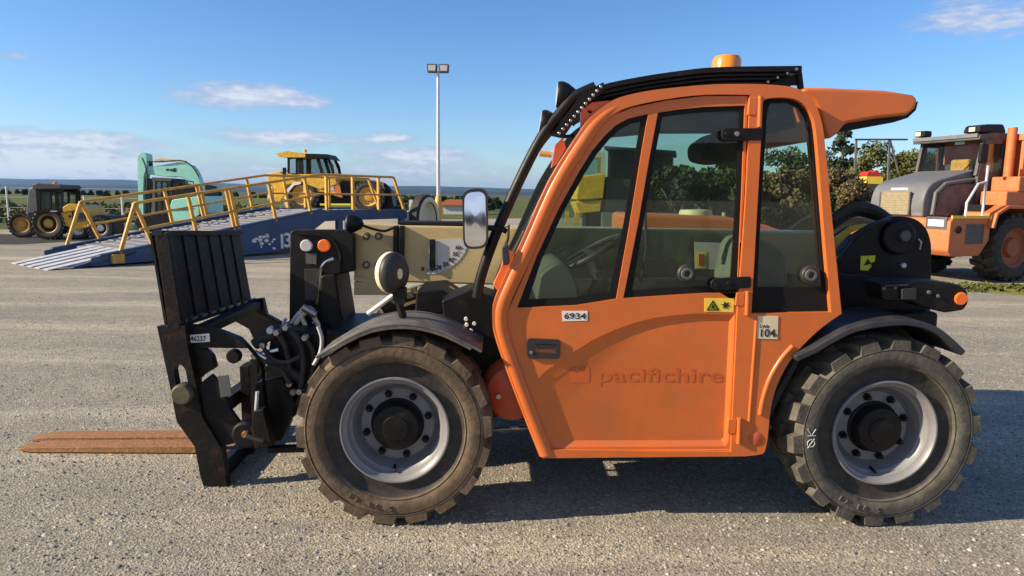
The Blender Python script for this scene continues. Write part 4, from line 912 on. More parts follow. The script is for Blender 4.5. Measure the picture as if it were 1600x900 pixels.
# loose stones of the yard, thickest near the camera
def pebbles(n, x0, x1, y0, y1, smin, smax, seed):
    r_ = np.random.RandomState(seed)
    u = r_.rand(n); y = y0 + (y1 - y0) * u ** 1.5; x = x0 + (x1 - x0) * r_.rand(n); x *= np.where(True, .55 + .45 * (y - y0) / (y1 - y0), 1)
    s = smin + (smax - smin) * r_.rand(n) ** 3.2
    base = np.array([[1, 0, 0], [.1, .9, 0], [-.9, .25, .05], [-.35, -.85, 0], [.45, -.75, .05], [.05, .05, .75], [.3, .3, .55]], dtype=np.float64)
    F_ = np.array([[0, 1, 6], [1, 5, 6], [1, 2, 5], [2, 3, 5], [3, 4, 5], [4, 0, 5], [0, 6, 5]])
    a = r_.rand(n) * 6.283; V = base[None] * (.75 + .5 * r_.rand(n, 7, 3)); V[:, :, 2] *= (.55 + .7 * r_.rand(n))[:, None]
    X = V[:, :, 0] * np.cos(a)[:, None] - V[:, :, 1] * np.sin(a)[:, None]; Y = V[:, :, 0] * np.sin(a)[:, None] + V[:, :, 1] * np.cos(a)[:, None]
    P_ = np.stack([X * s[:, None] + x[:, None], Y * s[:, None] + y[:, None], V[:, :, 2] * s[:, None] - .001], -1).reshape(-1, 3)
    FF = (F_[None] + (np.arange(n) * 7)[:, None, None]).reshape(-1, 3)
    me = bpy.data.meshes.new('gravel_stones'); me.vertices.add(len(P_)); me.vertices.foreach_set('co', P_.astype(np.float32).ravel())
    me.loops.add(FF.size); me.loops.foreach_set('vertex_index', FF.astype(np.int32).ravel()); me.polygons.add(len(FF))
    me.polygons.foreach_set('loop_start', np.arange(0, FF.size, 3, dtype=np.int32)); me.update(calc_edges=True); me.validate(); me.materials.append(MT['pebble'])
    o = link('gravel_stones', me); o['kind'] = 'stuff'; o['label'] = 'loose grey and tan stones strewn over the gravel yard'; return o
pebbles(90000, -6.5, 7.5, 1.9, 8.0, .0035, .013, 5)
pebbles(1300, -7, 8, 2.2, 10, .008, .016, 6)

# ------------------------------------------------------------ trees and scrub
def leaf_cloud(clumps, n, size, seed, squash=.8, el=1.0):
    """clumps: (x, y, z, r); leaf-sized quads scattered through each clump's shell"""
    r_ = np.random.RandomState(seed); C_ = np.array(clumps); w = C_[:, 3] ** 2; idx = r_.choice(len(C_), n, p=w / w.sum())
    d = r_.normal(size=(n, 3)); d /= np.linalg.norm(d, axis=1)[:, None]; rad = r_.rand(n) ** .45
    P_ = C_[idx, :3] + d * (C_[idx, 3] * rad)[:, None] * np.array([1, 1, squash])
    a = r_.normal(size=(n, 3)); a /= np.linalg.norm(a, axis=1)[:, None]; a[:, 2] *= el; b = np.cross(a, d + r_.normal(size=(n, 3)) * .7); b /= np.linalg.norm(b, axis=1)[:, None] + 1e-9
    s = size * (.6 + .8 * r_.rand(n))[:, None]
    V = np.stack([P_ - a * s - b * s * .5, P_ + a * s * .2 - b * s * .65, P_ + a * s + b * s * .1, P_ - a * s * .1 + b * s * .65], 1).reshape(-1, 3)
    me = bpy.data.meshes.new('crown'); me.vertices.add(len(V)); me.vertices.foreach_set('co', V.astype(np.float32).ravel())
    k = n * 4; me.loops.add(k); me.loops.foreach_set('vertex_index', np.arange(k, dtype=np.int32)); me.polygons.add(n); me.polygons.foreach_set('loop_start', np.arange(0, k, 4, dtype=np.int32))
    me.update(calc_edges=True); return me
def tree(name, label, cat, base, h, r, mat, seed, n=5000, leaf=.10, conifer=False, group=None, low=.25, trunk=True):
    t = thing(name, label, cat, base, group=group); rnd = random.Random(seed); cl = []
    if conifer:
        k = 13
        for i in range(k):
            f = i / (k - 1); z = h * (low + (1 - low) * f); rr = r * (1.05 - f) * rnd.uniform(.7, 1.15)
            for q in range(4):
                a = rnd.uniform(0, 6.28); cl.append((rr * .62 * math.cos(a), rr * .62 * math.sin(a), z + rnd.uniform(-.3, .2) * h / k, max(.12 * r, rr * .5)))
    else:
        for i in range(26):
            a = rnd.uniform(0, 6.28); f = rnd.uniform(0, 1); q = r * math.sqrt(rnd.random()) * (.95 - .45 * abs(f - .4)); z = h * (low + (.92 - low) * f)
            cl.append((q * math.cos(a), q * math.sin(a), z, r * rnd.uniform(.17, .36)))
    me = leaf_cloud(cl, n, leaf, seed); me.materials.append(MT[mat]); link('crown', me, t)
    if trunk:
        m = MB().tube([(0, 0, -.05), (.03, 0, h * .3), (0, .03, h * (.9 if conifer else .62))], [.05 * h ** .6 + .04, .045 * h ** .6, .02], 8)
        for i in range(6):
            c = rnd.choice(cl); z = h * rnd.uniform(.25, .55); m.tube([(0, 0, z), (c[0] * .5, c[1] * .5, (z + c[2]) / 2 + .1), (c[0], c[1], c[2])], [.035, .025, .01], 5)
        obj('trunk', m, 'bark', t)
    return t
def at(px, Y, z=0.): p = W(px, 310, Y); return (p.x, Y, z)
def zh(px, py, Y): return W(px, py, Y).z
Yt = 24.0
tree('conifer_tree', 'tall ragged dark conifer just right of the orange roof spoiler', 'tree', at(1312, 22), zh(1312, 192, 22), 1.25, 'leaf_dark', 21, 10400, .06, True, low=.1)
tree('bushy_tree', 'olive green rounded tree left of the dump truck cab', 'tree', at(1385, 27), zh(1385, 222, 27), 1.9, 'leaf_olive', 22, 16000, .06, low=.12)
tree('bushy_tree', 'smaller olive tree half behind the dump truck windscreen', 'tree', at(1440, 30), zh(1440, 236, 30), 1.8, 'leaf_olive', 23, 12000, .06, low=.1)
tree('dry_bush', 'tan dry scrub bush between the conifer and the truck hood', 'bush', at(1333, 19), zh(1333, 262, 19), .95, 'leaf_dry', 24, 8000, .04, low=.03, trunk=False)
tree('dry_bush', 'tan dry scrub bush low beside the truck grille', 'bush', at(1365, 18.4), zh(1365, 285, 18.4), .6, 'leaf_dry', 25, 4500, .035, low=.03, trunk=False)
for i, (px, py, Y, r, mt, lab) in enumerate([(1255, 222, 25, 1.7, 'leaf_mid', 'mid green tree seen through the rear quarter window'), (1225, 262, 20, 1.1, 'leaf_dry', 'brown leafless scrub seen low in the rear quarter window'),
                                             (1150, 232, 21, 1.3, 'leaf_olive', 'mid green tree seen through the right edge of the door glass'), (1105, 256, 19, 1.1, 'leaf_mid', 'leafy green tree seen above the cream bowl on the hood'),
                                             (1050, 254, 18, 1.0, 'leaf_dark', 'dark green tree seen through the left half of the right door glass')]):
    tree('bushy_tree' if mt != 'leaf_dry' else 'dry_bush', lab, 'tree' if mt != 'leaf_dry' else 'bush', at(px, Y), zh(px, py, Y), r, mt, 40 + i, 11000, .055, low=.08)
# distant trees along the far edge of the yard, dark against the hills
rnd = random.Random(8)
proto = None
spots = [(120 + 0, 289, 70)] if False else []
far = []
for px in list(range(604, 790, 11)):
    far.append((px + rnd.uniform(-4, 4), rnd.uniform(308, 322), rnd.uniform(62, 78)))
for px in list(range(2, 205, 13)) + list(range(310, 420, 16)):
    far.append((px + rnd.uniform(-5, 5), rnd.uniform(299, 307), rnd.uniform(170, 230)))
protos = {}
for i, (px, py, Y) in enumerate(far):
    h = zh(px, py, Y); key = (i % 3, Y > 100)
    lab = 'dark far-off tree in the row behind the light pole' if Y < 100 else 'tiny dark tree on the far side of the green field'
    grp = 'trees beyond the yard by the light pole' if Y < 100 else 'far trees across the field'
    if key not in protos:
        t = tree('far_tree', lab, 'tree', at(px, Y), max(1.2, h), max(.8, h * .42), 'leaf_dark' if i % 3 else 'leaf_mid', 60 + i, 700, .22 if Y < 100 else .4, conifer=(i % 3 == 1), group=grp, low=.05); protos[key] = (t, max(1.2, h))
    else:
        s, h0 = protos[key]; t = s.copy(); COL.objects.link(t); t['label'] = lab; t['group'] = grp
        for ch in s.children: c = ch.copy(); COL.objects.link(c); c.parent = t
        t.location = at(px, Y); k = max(1.2, h) / h0; t.scale = (k, k, k); t.rotation_euler = (0, 0, rnd.uniform(0, 6))
# low scrub of the field on the left
cl = [];
for i in range(170):
    Y = rnd.uniform(27, 60); px = rnd.uniform(-40, 430); p = at(px, Y); cl.append((p[0], p[1], .1, rnd.uniform(.25, .6)))
me = leaf_cloud(cl, 14000, .13, 77, .9); me.materials.append(MT['leaf_olive']); o = link('scrub', me); o['kind'] = 'stuff'; o['label'] = 'low green and brown scrub across the field'
cl = []
for i in range(200):
    x = rnd.uniform(7.0, 15); y = rnd.uniform(11.2, 12.2); cl.append((x, y, .0, .10))
me = leaf_cloud(cl, 5000, .045, 78, .8); me.materials.append(MT['leaf_olive']); o = link('grass', me); o['kind'] = 'stuff'; o['label'] = 'short lime green grass on the verge before the dump truck'

# ------------------------------------------------------------ fence, light pole, gantry, buildings
fe = thing('wire_fence', 'thin wire fence on pale posts along the green field', 'fence', at(60, 26))
O_ = Vector(fe.location)
def rel(v): return Vector(v) - O_
for px, py in ((-40, 290), (11, 291), (70, 296), (131, 306), (190, 306), (243, 308)):
    p = Vector(at(px, 26.5)); obj('post', MB().tube([rel(p), rel((p.x, p.y, zh(px, py, 26.5)))], .035, 6), 'galv', fe)
for hz_ in (.4, .8, 1.2, 1.55):
    a = Vector(at(-60, 26.5, hz_)); b = Vector(at(320, 26.5, hz_)); obj('wire', MB().tube([rel(a), rel(b)], .008, 4), 'galv', fe)
lp = thing('light_pole', 'tall pale light pole with two floodlights and a yellow foot', 'light pole', at(685, 36))
hp = zh(685, 112, 36)
obj('pole', MB().tube([(0, 0, 1.0), (0, 0, hp)], [.105, .075], 14), 'galv', lp)
obj('pole_foot', MB().lathe([(.14, 0), (.16, .35), (.26, .55), (.24, .75), (.22, 1.0), (.13, 1.4), (.11, 1.42)], 0, 0, 18, axis='z'), 'rail_yellow', lp)
obj('cross_arm', MB().bar((-.35, 0, hp), (.35, 0, hp), .06), 'galv', lp)
for s_ in (-1, 1):
    f = obj('floodlight', MB().prism(fillet([(s_ * .30 - .24, hp - .06), (s_ * .30 + .24, hp - .06), (s_ * .30 + .27, hp + .36), (s_ * .30 - .27, hp + .36)], .06), -.16, .12), 'grey', lp, .02)
    obj('lamp_glass', MB().prism([(s_ * .30 - .17, hp + .02), (s_ * .30 + .17, hp + .02), (s_ * .30 + .19, hp + .29), (s_ * .30 - .19, hp + .29)], -.175, -.161), 'clear_lens', f)
gy = thing('pipe_gantry', 'thin grey pipe gantry standing behind the conifer and truck', 'gantry', at(1370, 20))
O_ = Vector(gy.location)
pt = lambda px, py: Vector(W(px, py, 20)) - O_
obj('beam', MB().bar(pt(1336, 218), pt(1418, 218), .05), 'truck_dark', gy); 
for a, b in ((1338, 1338), (1390, 1391)): obj('upright', MB().bar(pt(a, 218), Vector((pt(b, 300).x, 0, 0)), .05), 'truck_grey', gy)
obj('brace', MB().bar(pt(1391, 219), pt(1404, 270), .035), 'truck_grey', gy); obj('brace', MB().bar(pt(1391, 219), pt(1372, 235), .035), 'truck_grey', gy)
sh = thing('storage_shed', 'dark clad storage shed seen through the cab glazing', 'shed', at(1000, 21))
O_ = Vector(sh.location); a = Vector(at(948, 20.4)) - O_; b = Vector(at(1048, 22.0)) - O_; hA = zh(948, 234, 20.4)
n_ = Vector((.25, 1, 0)) * 2; 
q = [a, b, b + n_, a + n_]; obj('wall', MB().add([(p.x, p.y, 0) for p in q] + [(p.x, p.y, hA) for p in q], [(0, 1, 5, 4), (1, 2, 6, 5), (2, 3, 7, 6), (3, 0, 4, 7), (4, 5, 6, 7)]), 'shed', sh)
e = (b - a).normalized(); obj('roof', MB().add([tuple(p + d + Vector((0, 0, z))) for z in (hA + .003, hA + .10) for p, d in zip(q, (-e * .15 - n_ * .05, e * .15 - n_ * .05, e * .15 + n_ * .05, -e * .15 + n_ * .05))], [(0, 1, 2, 3), (4, 5, 6, 7), (0, 1, 5, 4), (1, 2, 6, 5), (2, 3, 7, 6), (3, 0, 4, 7)]), 'shed', sh)
m = MB()
for i in range(22):
    p = a.lerp(b, (i + .5) / 22) - n_ * .006; m.box(p.x - .03, p.x + .03, p.y - .02, p.y + .02, .02, hA - .02)
o = obj('cladding_ribs', m, 'shed', sh); o['kind'] = 'stuff'
hs_ = thing('low_house', 'pale low building with a pinkish roof behind the light pole', 'house', at(716, 52))
obj('wall', MB().box(-1.3, 1.3, 0, 2, 0, .7), 'roof_white', hs_); obj('roof', MB().prism([(-1.5, .7), (1.5, .7), (.9, 1.1), (-.9, 1.1)], -.2, 2.2), 'orange_truck', hs_)

# ------------------------------------------------------------ upright tyre and marker post behind the boom
ty = thing('upright_tyre', 'large tyre with pale wheel standing on edge behind the boom', 'tyre', at(663, 20.5)); p = W(661, 329, 21)
m = MB().lathe([(.36, -.10), (.47, -.12), (.52, -.08), (.53, 0), (.52, .08), (.47, .12), (.36, .10)], 0, 0, 36, axis='y', close=True)
rot = Matrix.Rotation(R(70), 3, 'Z'); m.v = [tuple(rot @ (Vector(v) * 1.42) + Vector((0, 0, .75))) for v in m.v]; obj('tyre', m, 'rubber', ty)
m = MB().lathe([(.36, -.09), (.33, -.06), (.30, -.01), (.08, .0), (.0, -.02)], 0, 0, 32, axis='y', cap=False); m.v = [tuple(rot @ (Vector(v) * 1.42) + Vector((0, 0, .75))) for v in m.v]; obj('wheel_disc', m, 'cream', ty)
m = MB().lathe([(.37, -.125), (.46, -.13), (.47, -.122), (.37, -.11)], 0, 0, 32, axis='y', close=True); m.v = [tuple(rot @ (Vector(v) * 1.42) + Vector((0, 0, .75))) for v in m.v]; obj('pale_sidewall', m, 'cream', ty)
mp_ = thing('marker_post', 'short white marker post with a black band beside the ramp end', 'post', at(642, 20.5))
z1 = zh(642, 312, 20.5); obj('post_shaft', MB().box(-.05, .05, -.05, .05, 0, z1), 'white', mp_); obj('band', MB().box(-.06, .06, -.06, .06, z1 * .55, z1 * .74), 'black', mp_)

# ------------------------------------------------------------ blue loading ramp with yellow railings
ra = thing('loading_ramp', 'navy blue yard loading ramp with yellow handrails and pale striped lip', 'loading ramp', (0, 0, 0))
O_ = Gd(75, 423); U = Vector((.61, .792, 0)).normalized(); V = Vector((-U.y, U.x, 0)); ra.location = O_
ra.rotation_euler = (0, 0, math.atan2(U.y, U.x))
def rp(px, py, v=0.):        # ramp-local (t, z) of a pixel in the upright plane at offset v
    d = ray(px, py); e = Vector((0, 0, EYE)) - O_; k = (v - e.dot(V)) / d.dot(V); p = e + d * k; return (p.dot(U), p.z)
Wd = 2.5
Lb = rp(503, 335)[0]; Le = rp(636, 335)[0]; Zt = rp(509, 331)[1]; H = rp(508, 271)[1] - Zt - .03
print('ramp', Lb, Le, Zt, H)
def zdeck(t): return .05 + (Zt - .05) * min(1, max(0, t) / Lb)
m = MB().prism([(1.35, zdeck(1.35)), (Lb, Zt), (Le, Zt), (Le, Zt - .06), (Lb, Zt - .06), (1.35, zdeck(1.35) - .06)], .07, Wd - .07); obj('deck', m, 'deck', ra)
for i in range(26):
    t = 1.5 + i * .25; obj('deck_cleat', MB().box(t, t + .03, .12, Wd - .12, zdeck(t) - .0, zdeck(t) + .022), 'deck', ra)
for v in (0, Wd - .07):
    m = MB().prism([(.75, zdeck(.75) + .02), (Lb, Zt + .05), (Le, Zt + .05), (Le, Zt - .22), (Lb + .1, Zt - .24), (Lb * .9, .34), (Lb * .8, .08), (Lb * .72, .05), (2.2, .05), (.75, .02)], v, v + .07); obj('side_girder', m, 'navy', ra, .01)
    for t in (Lb + .5, Le - .25): obj('support_leg', MB().box(t, t + .16, v - .0, v + .12, .0, Zt - .2), 'navy', ra)
    obj('girder_flange', MB().prism([(.9, zdeck(.9) + .025), (Lb, Zt + .055), (Lb, Zt + .085), (.9, zdeck(.9) + .055)], v - .03, v + .10), 'navy', ra)
for i in range(5):
    v0 = .02 + i * .42; obj('ramp_lip', MB().add([(0, v0, .012), (0, v0 + .26, .012), (1.5, v0, zdeck(1.5) + .006), (1.5, v0 + .26, zdeck(1.5) + .006), (0, v0, .0), (0, v0 + .26, .0), (1.5, v0, zdeck(1.5) - .05), (1.5, v0 + .26, zdeck(1.5) - .05)],
                                                            [(0, 1, 3, 2), (4, 6, 7, 5), (0, 4, 5, 1), (2, 3, 7, 6), (0, 2, 6, 4), (1, 5, 7, 3)]), 'lip', ra)
obj('lip_frame', MB().prism([(.5, .012), (1.6, zdeck(1.6) - .03), (1.6, zdeck(1.6) - .08), (.5, .004)], .0, Wd), 'navy', ra)
obj('hinge_block', MB().box(1.1, 1.32, -.10, .0, .06, .24), 'rail_yellow', ra)
# handrails: posts splay, an A-frame at the foot
for v, foot, leans, ups, fin in ((.02, ((184, 237), 212), (307, 372, 431, 486), (511, 552, 592), 632), (Wd - .02, ((100, 155), 128), (270, 325, 396, 452), (478, 515, 552), 592)):
    T = lambda px: rp(px, 340, v)[0]
    top = lambda t: zdeck(t) + H
    f0, f1 = T(foot[0][0]), T(foot[0][1]); ft = T(foot[1])
    for p in (f0, f1): obj('rail_post', MB().bar((p, v, zdeck(p)), (ft, v, top(ft)), .065), 'rail_yellow', ra)
    for px in leans: t = T(px); obj('rail_post', MB().bar((t, v, zdeck(t)), (t - .17, v, top(t - .17)), .065), 'rail_yellow', ra)
    t = T(leans[1]) - .10; obj('rail_post', MB().bar((t, v, zdeck(t)), (t - .17, v, top(t - .17)), .06), 'rail_yellow', ra)
    for px in ups: t = T(px); obj('rail_post', MB().bar((t, v, zdeck(t)), (t, v, top(t)), .065), 'rail_yellow', ra)
    te = T(fin); obj('rail_post', MB().bar((te, v, Zt), (te - .42, v, Zt + H), .065), 'rail_yellow', ra)
    obj('top_rail', MB().tube([(ft, v, top(ft)), (Lb, v, top(Lb)), (te - .42, v, Zt + H)], .032, 8), 'rail_yellow', ra)
    obj('middle_rail', MB().tube([(f1 - .25, v, zdeck(f1 - .25) + H * .42), (Lb, v, zdeck(Lb) + H * .48), (te - .2, v, Zt + H * .48)], .026, 8), 'rail_yellow', ra)
# worn white lettering on the girder's outer face
def rw(name, body, px, py, h):
    t, z = rp(px, py); m_ = text_mb(body, h / .7, (t, -.006, z), (1, 0, 0), (0, 0, 1), .002, bold=.01); return obj(name, m_, 'white', ra, fix=False)
rnd = random.Random(12)
for k in range(15):                                     # flaked blots left of the letters
    px, py = rnd.uniform(391, 429), rnd.uniform(366, 388); t, z = rp(px, py); s_ = rnd.uniform(.03, .07); n_ = rnd.choice((4, 5, 6)); a0 = rnd.random() * 6
    obj('lettering_flake', MB().prism([(t + s_ * 1.25 * rnd.uniform(.6, 1.1) * math.cos(a0 + 6.283 * i / n_), z + s_ * rnd.uniform(.6, 1.1) * math.sin(a0 + 6.283 * i / n_)) for i in range(n_)], -.006, -.001), 'white', ra)
rw('painted_figure', '1', 434, 388, .34); rw('painted_figure', '3', 443, 386, .34)
# concrete dock the ramp leads up to
def atw(px, Y): p = at(px, Y); return (p[0], p[1])
dk = [atw(540, 23.4), atw(470, 24.4), atw(392, 25.2), atw(392, 29.5), atw(640, 29.5), atw(632, 23.2)]
obj('loading_dock', MB().prism(dk, 0, .80, axis='z'), 'concrete', kind='structure')

# ------------------------------------------------------------ helpers for the far machines: an upright drawing plane with its own depth
def plane_thing(name, label, cat, px, Y, zbase=0., rz=0., group=None):
    p = at(px, Y, zbase); t = thing(name, label, cat, p, rz, group); e1 = Vector((math.cos(rz), math.sin(rz), 0)); e2 = Vector((-math.sin(rz), math.cos(rz), 0)); o = Vector(p)
    def Q(pts, c=0.):
        out = []
        for a, b in pts:
            d = ray(a, b); e = Vector((0, 0, EYE)) - o; k = (c - e.dot(e2)) / d.dot(e2); q = e + d * k; out.append((q.dot(e1), q.z))
        return out
    return t, Q
def far_wheel(parent, x, z, r, w, c0, disc_mat, tyre_mat='rubber', lugs=22):
    g = sub('wheel', parent); g.location = (x, c0, z)
    m = MB().lathe([(r * .58, .02), (r * .66, 0), (r * .84, .0), (r * .94, .04), (r * .95, w / 2), (r * .94, w - .04), (r * .8, w), (r * .58, w)], 0, 0, 32, cap=False)
    for i in range(lugs):
        a = 6.2832 * i / lugs
        for s_ in (0, 1):
            aa = a + (math.pi / lugs if s_ else 0); d = .09
            vs = []
            for y, sh in (((.0, 0), (w * .55, .16)) if not s_ else ((w, 0), (w * .45, .16))):
                for (rr, q) in ((r * .92, -d), (r, -d * .8), (r, d * .8), (r * .92, d)): vs.append((rr * math.cos(aa + sh + q), y, rr * math.sin(aa + sh + q)))
            m.add(vs, [(0, 1, 5, 4), (1, 2, 6, 5), (2, 3, 7, 6), (0, 3, 2, 1), (4, 5, 6, 7)])
    obj('tyre', m, tyre_mat, g); obj('rim', MB().lathe([(r * .58, .02), (r * .55, .03), (r * .5, .10), (r * .3, .12), (r * .26, .06), (r * .1, .05), (0, .05)], 0, 0, 28, cap=False), disc_mat, g)
    return g

# yellow telehandler up on the dock
yt, Q = plane_thing('yellow_telehandler', 'yellow telehandler with black cab parked up behind the ramp railings', 'telehandler', 505, 25.0, .80, R(-2))
cc = 0.
for (px, py, r_) in ((472, 309, 26), (575, 309, 25)):
    (x, z), = Q([(px, py)]); (x2, _), = Q([(px + r_, py)]); rr = x2 - x
    far_wheel(yt, x, rr + .0 - .0, rr, .36, -.02, 'rail_yellow'); far_wheel(yt, x, rr, rr, .36, 1.3, 'rail_yellow')
zb = 0.
def Z(pts, c=0.): return [(x, z + zb) for x, z in Q(pts, c)]
wa = Q([(472, 309)])[0]; 
arcpts = [(444, 310), (449, 296), (458, 286), (470, 283)]
obj('white_mudguard', MB().sheet(Z(arcpts)[::-1], -.05, .40, .10), 'white', yt); obj('mudguard_stay', MB().sheet(Z([(446, 312), (452, 326), (460, 330)])[::-1], -.05, .2, .08), 'cream', yt)
obj('chassis', MB().prism(Z([(450, 300), (600, 300), (600, 322), (450, 322)]), .3, 1.3), 'black', yt)
obj('side_body', MB().prism(Z([(478, 276), (525, 270), (533, 309), (505, 300), (496, 300)]), .0, .5), 'yellow', yt, .02); obj('sill_strip', MB().prism(Z([(500, 318), (548, 318), (548, 321), (500, 321)]), -.01, .04), 'lime_print', yt)
obj('orange_panel', MB().prism(Z([(523, 290), (531, 290), (535, 309), (524, 305)]), -.015, .02), 'orange_truck', yt)
obj('engine_cover', MB().prism(Z([(532, 282), (560, 283), (562, 302), (532, 302)]), .1, 1.4), 'black', yt, .02); obj('rear_cowl', MB().prism(fillet(Z([(560, 300), (566, 286), (578, 281), (588, 290), (590, 302)]), .05), .2, 1.3), 'yellow', yt, .02)
obj('upper_body', MB().prism(fillet(Z([(434, 271), (470, 272), (524, 274), (526, 288), (500, 296), (470, 284), (440, 290)]), .05), -.03, .45), 'yellow', yt, .03); obj('boom', MB().prism(Z([(420, 272), (520, 270), (590, 284), (590, 294), (520, 284), (422, 286)]), .7, 1.0), 'yellow', yt, .02)
bh = obj('boom_head', MB().prism(fillet(Z([(409, 270), (430, 267), (434, 285), (436, 306), (428, 316), (420, 314), (418, 290), (408, 284)]), .04), .55, 1.1), 'yellow', yt, .03); obj('white_coupler', MB().prism(Z([(409, 296), (415, 290), (414, 304), (408, 312)]), .6, 1.0), 'white', yt)
obj('red_lamp', MB().lathe([(.0, -.03), (.09, -.02), (.1, .02)], *Z([(437, 283)])[0], 14, c=.5), 'red_print', yt)
cb = Z([(449, 272), (449, 246), (475, 242), (512, 244), (520, 258), (525, 284), (525, 296), (480, 296), (470, 274)]); w1 = Z([(452, 270), (452, 249), (466, 247), (466, 271)]); w2 = Z([(474, 274), (473, 247), (493, 246), (500, 268), (500, 276)]); w3 = Z([(499, 248), (510, 247), (517, 264), (519, 274), (506, 272)])
for c in (0, .85): cbn = obj('cab_side', MB().prism(cb, c, c + .06, [w1, w2, w3]), 'black', yt)
for w_ in (w1, w2, w3): obj('cab_window', MB().prism(w_, .02, .03), 'glass_far', yt); obj('cab_window', MB().prism(w_, .87, .88), 'glass_far', yt)
obj('cab_roof', MB().prism(fillet(Z([(432, 240), (450, 236), (478, 240), (512, 242), (518, 250), (512, 246), (478, 246), (450, 246), (436, 245)]), .02), -.06, .98), 'yellow', yt, .02); obj('cab_roof_edge', MB().prism(Z([(478, 240), (512, 241), (520, 250), (512, 247), (478, 246)]), -.08, 1.0), 'black', yt)
obj('hitch', MB().prism(Z([(588, 298), (607, 297), (611, 322), (600, 330), (586, 318)]), .4, 1.1), 'black', yt, .02)

obj('beacon', MB().lathe([(.06, 0), (.055, .10), (0, .12)], Z([(470, 236)])[0][0], .5, 12, axis='z', c=Z([(470, 237)])[0][1]), 'amber', yt)
obj('mirror', MB().prism(fillet(Z([(444, 262), (449, 262), (449, 274), (444, 274)]), .03), -.16, -.10), 'black', yt); obj('mirror_arm', MB().tube([(x, -.12, z) for x, z in Z([(447, 268), (455, 266)])], .02, 6), 'black', yt)
obj('number_board', MB().prism(Z([(512, 286), (521, 286), (522, 298), (514, 298)]), -.012, .0), 'grey_print', yt); obj('panel_seam', MB().bar(*[(x, -.012, z) for x, z in Z([(498, 284), (527, 282)])], .03), 'black', yt)
# mint excavator behind the ramp
ex, Q = plane_thing('mint_excavator', 'mint green excavator with folded arm behind the yellow handrail', 'excavator', 260, 26.0)
bm_ = spline([(212, 264), (220, 260), (245, 257), (270, 253), (285, 256), (296, 264), (304, 281), (308, 300)], 3); low = spline([(290, 300), (285, 283), (272, 276), (253, 276), (232, 273), (212, 272)], 3)
obj('boom', MB().prism(Q(bm_ + low), .4, .75), 'mint', ex, .02); top = Q([(221, 246), (236, 244), (272, 249), (272, 253), (236, 250), (221, 251)]); obj('boom_cylinder', MB().prism(top, .9, 1.05), 'cream', ex, .02); c2 = Q([(285, 258), (300, 300)]); obj('boom_cylinder', MB().bar((c2[0][0], .85, c2[0][1]), (c2[1][0], .85, c2[1][1]), .14), 'steel', ex)
obj('arm', MB().prism(fillet(Q([(206, 242), (213, 237), (221, 240), (222, 258), (217, 275), (216, 306), (217, 348), (210, 350), (208, 300), (206, 262)]), .05), .35, .8), 'mint', ex, .02)
obj('arm_cylinder', MB().bar((Q([(214, 242)])[0][0], .6, Q([(214, 242)])[0][1]), (Q([(222, 258)])[0][0], .6, Q([(222, 258)])[0][1]), .16), 'black', ex)
obj('bucket_link', MB().prism(Q([(216, 276), (224, 276), (224, 345), (217, 345)]), .45, .7), 'leaf_mid', ex) if False else obj('bucket_ram', MB().prism(Q([(218, 278), (224, 278), (225, 340), (219, 340)]), .45, .7), 'shed', ex)
cbx = Q([(240, 280), (266, 282), (266, 334), (236, 334)]); cbw = Q([(243, 285), (263, 286), (263, 304), (241, 304)]); 
for c in (.0, 1.0): obj('cab_side', MB().prism(cbx, c, c + .06, [cbw]), 'grey', ex)
obj('cab_window', MB().prism(cbw, .02, .03), 'glass_far', ex); obj('cab_roof', MB().prism(Q([(238, 277), (268, 279), (268, 283), (238, 282)]), -.03, 1.1), 'shed', ex)
obj('engine_body', MB().prism(fillet(Q([(266, 282), (304, 290), (306, 310), (268, 312)]), .05), .0, 2.0), 'black', ex, .03)
obj('side_panel', MB().prism(fillet(Q([(270, 312), (296, 308), (308, 308), (308, 344), (270, 346), (266, 326)]), .06), -.08, 2.0), 'mint', ex, .03); obj('counterweight', MB().prism(fillet(Q([(300, 308), (311, 306), (313, 335), (302, 342)]), .05), -.1, 2.1), 'mint', ex, .03)
zt = Q([(240, 352)])[0]; m = MB().prism(fillet([(zt[0] - .5, .0), (zt[0] + 2.2, .0), (zt[0] + 2.5, .3), (zt[0] + 2.2, .62), (zt[0] - .5, .62), (zt[0] - .8, .3)], .25), .0, .45); obj('track', m, 'black', ex, .02)
m = MB().prism(fillet([(zt[0] - .5, .0), (zt[0] + 2.2, .0), (zt[0] + 2.5, .3), (zt[0] + 2.2, .62), (zt[0] - .5, .62), (zt[0] - .8, .3)], .25), 1.5, 1.95); obj('track', m, 'black', ex, .02)
obj('slew_frame', MB().box(zt[0] + .2, zt[0] + 1.6, .5, 1.5, .35, .95), 'black', ex); obj('blade', MB().prism(Q([(180, 376), (186, 350), (194, 350), (192, 372), (184, 378)]), .0, 1.6), 'cream', ex, .02)

m = MB()
for (a_, b_, w_, h_) in ((251, 263, 5, 3), (258, 263, 3, 4), (262, 262, 5, 6)): m.prism(Q([(a_, b_), (a_ + w_, b_), (a_ + w_, b_ + h_), (a_, b_ + h_)]), .39, .399)
obj('boom_mark', m, 'black_print', ex)
for pts in ([(222, 252), (245, 252), (275, 250), (292, 258), (304, 276)], [(214, 246), (220, 262), (222, 285), (220, 300)]): obj('boom_hose', MB().tube([(x, .36, z) for x, z in spline(Q(pts), 4)], .025, 6), 'rubber', ex)
for x_ in (244, 253, 262): (a_, z_), = Q([(x_, 334)]); (b_, y_), = Q([(x_, 284)]); obj('window_bar', MB().bar((a_, -.01, z_), (b_, -.01, y_), .05), 'black', ex)
obj('handrail', MB().tube([(x, .0, z) for x, z in Q([(280, 290), (281, 281), (302, 284), (304, 294)])], .022, 6), 'black', ex)
obj('panel_seam', MB().bar(*[(x, -.085, z) for x, z in Q([(270, 328), (307, 326)])], .03), 'black', ex)
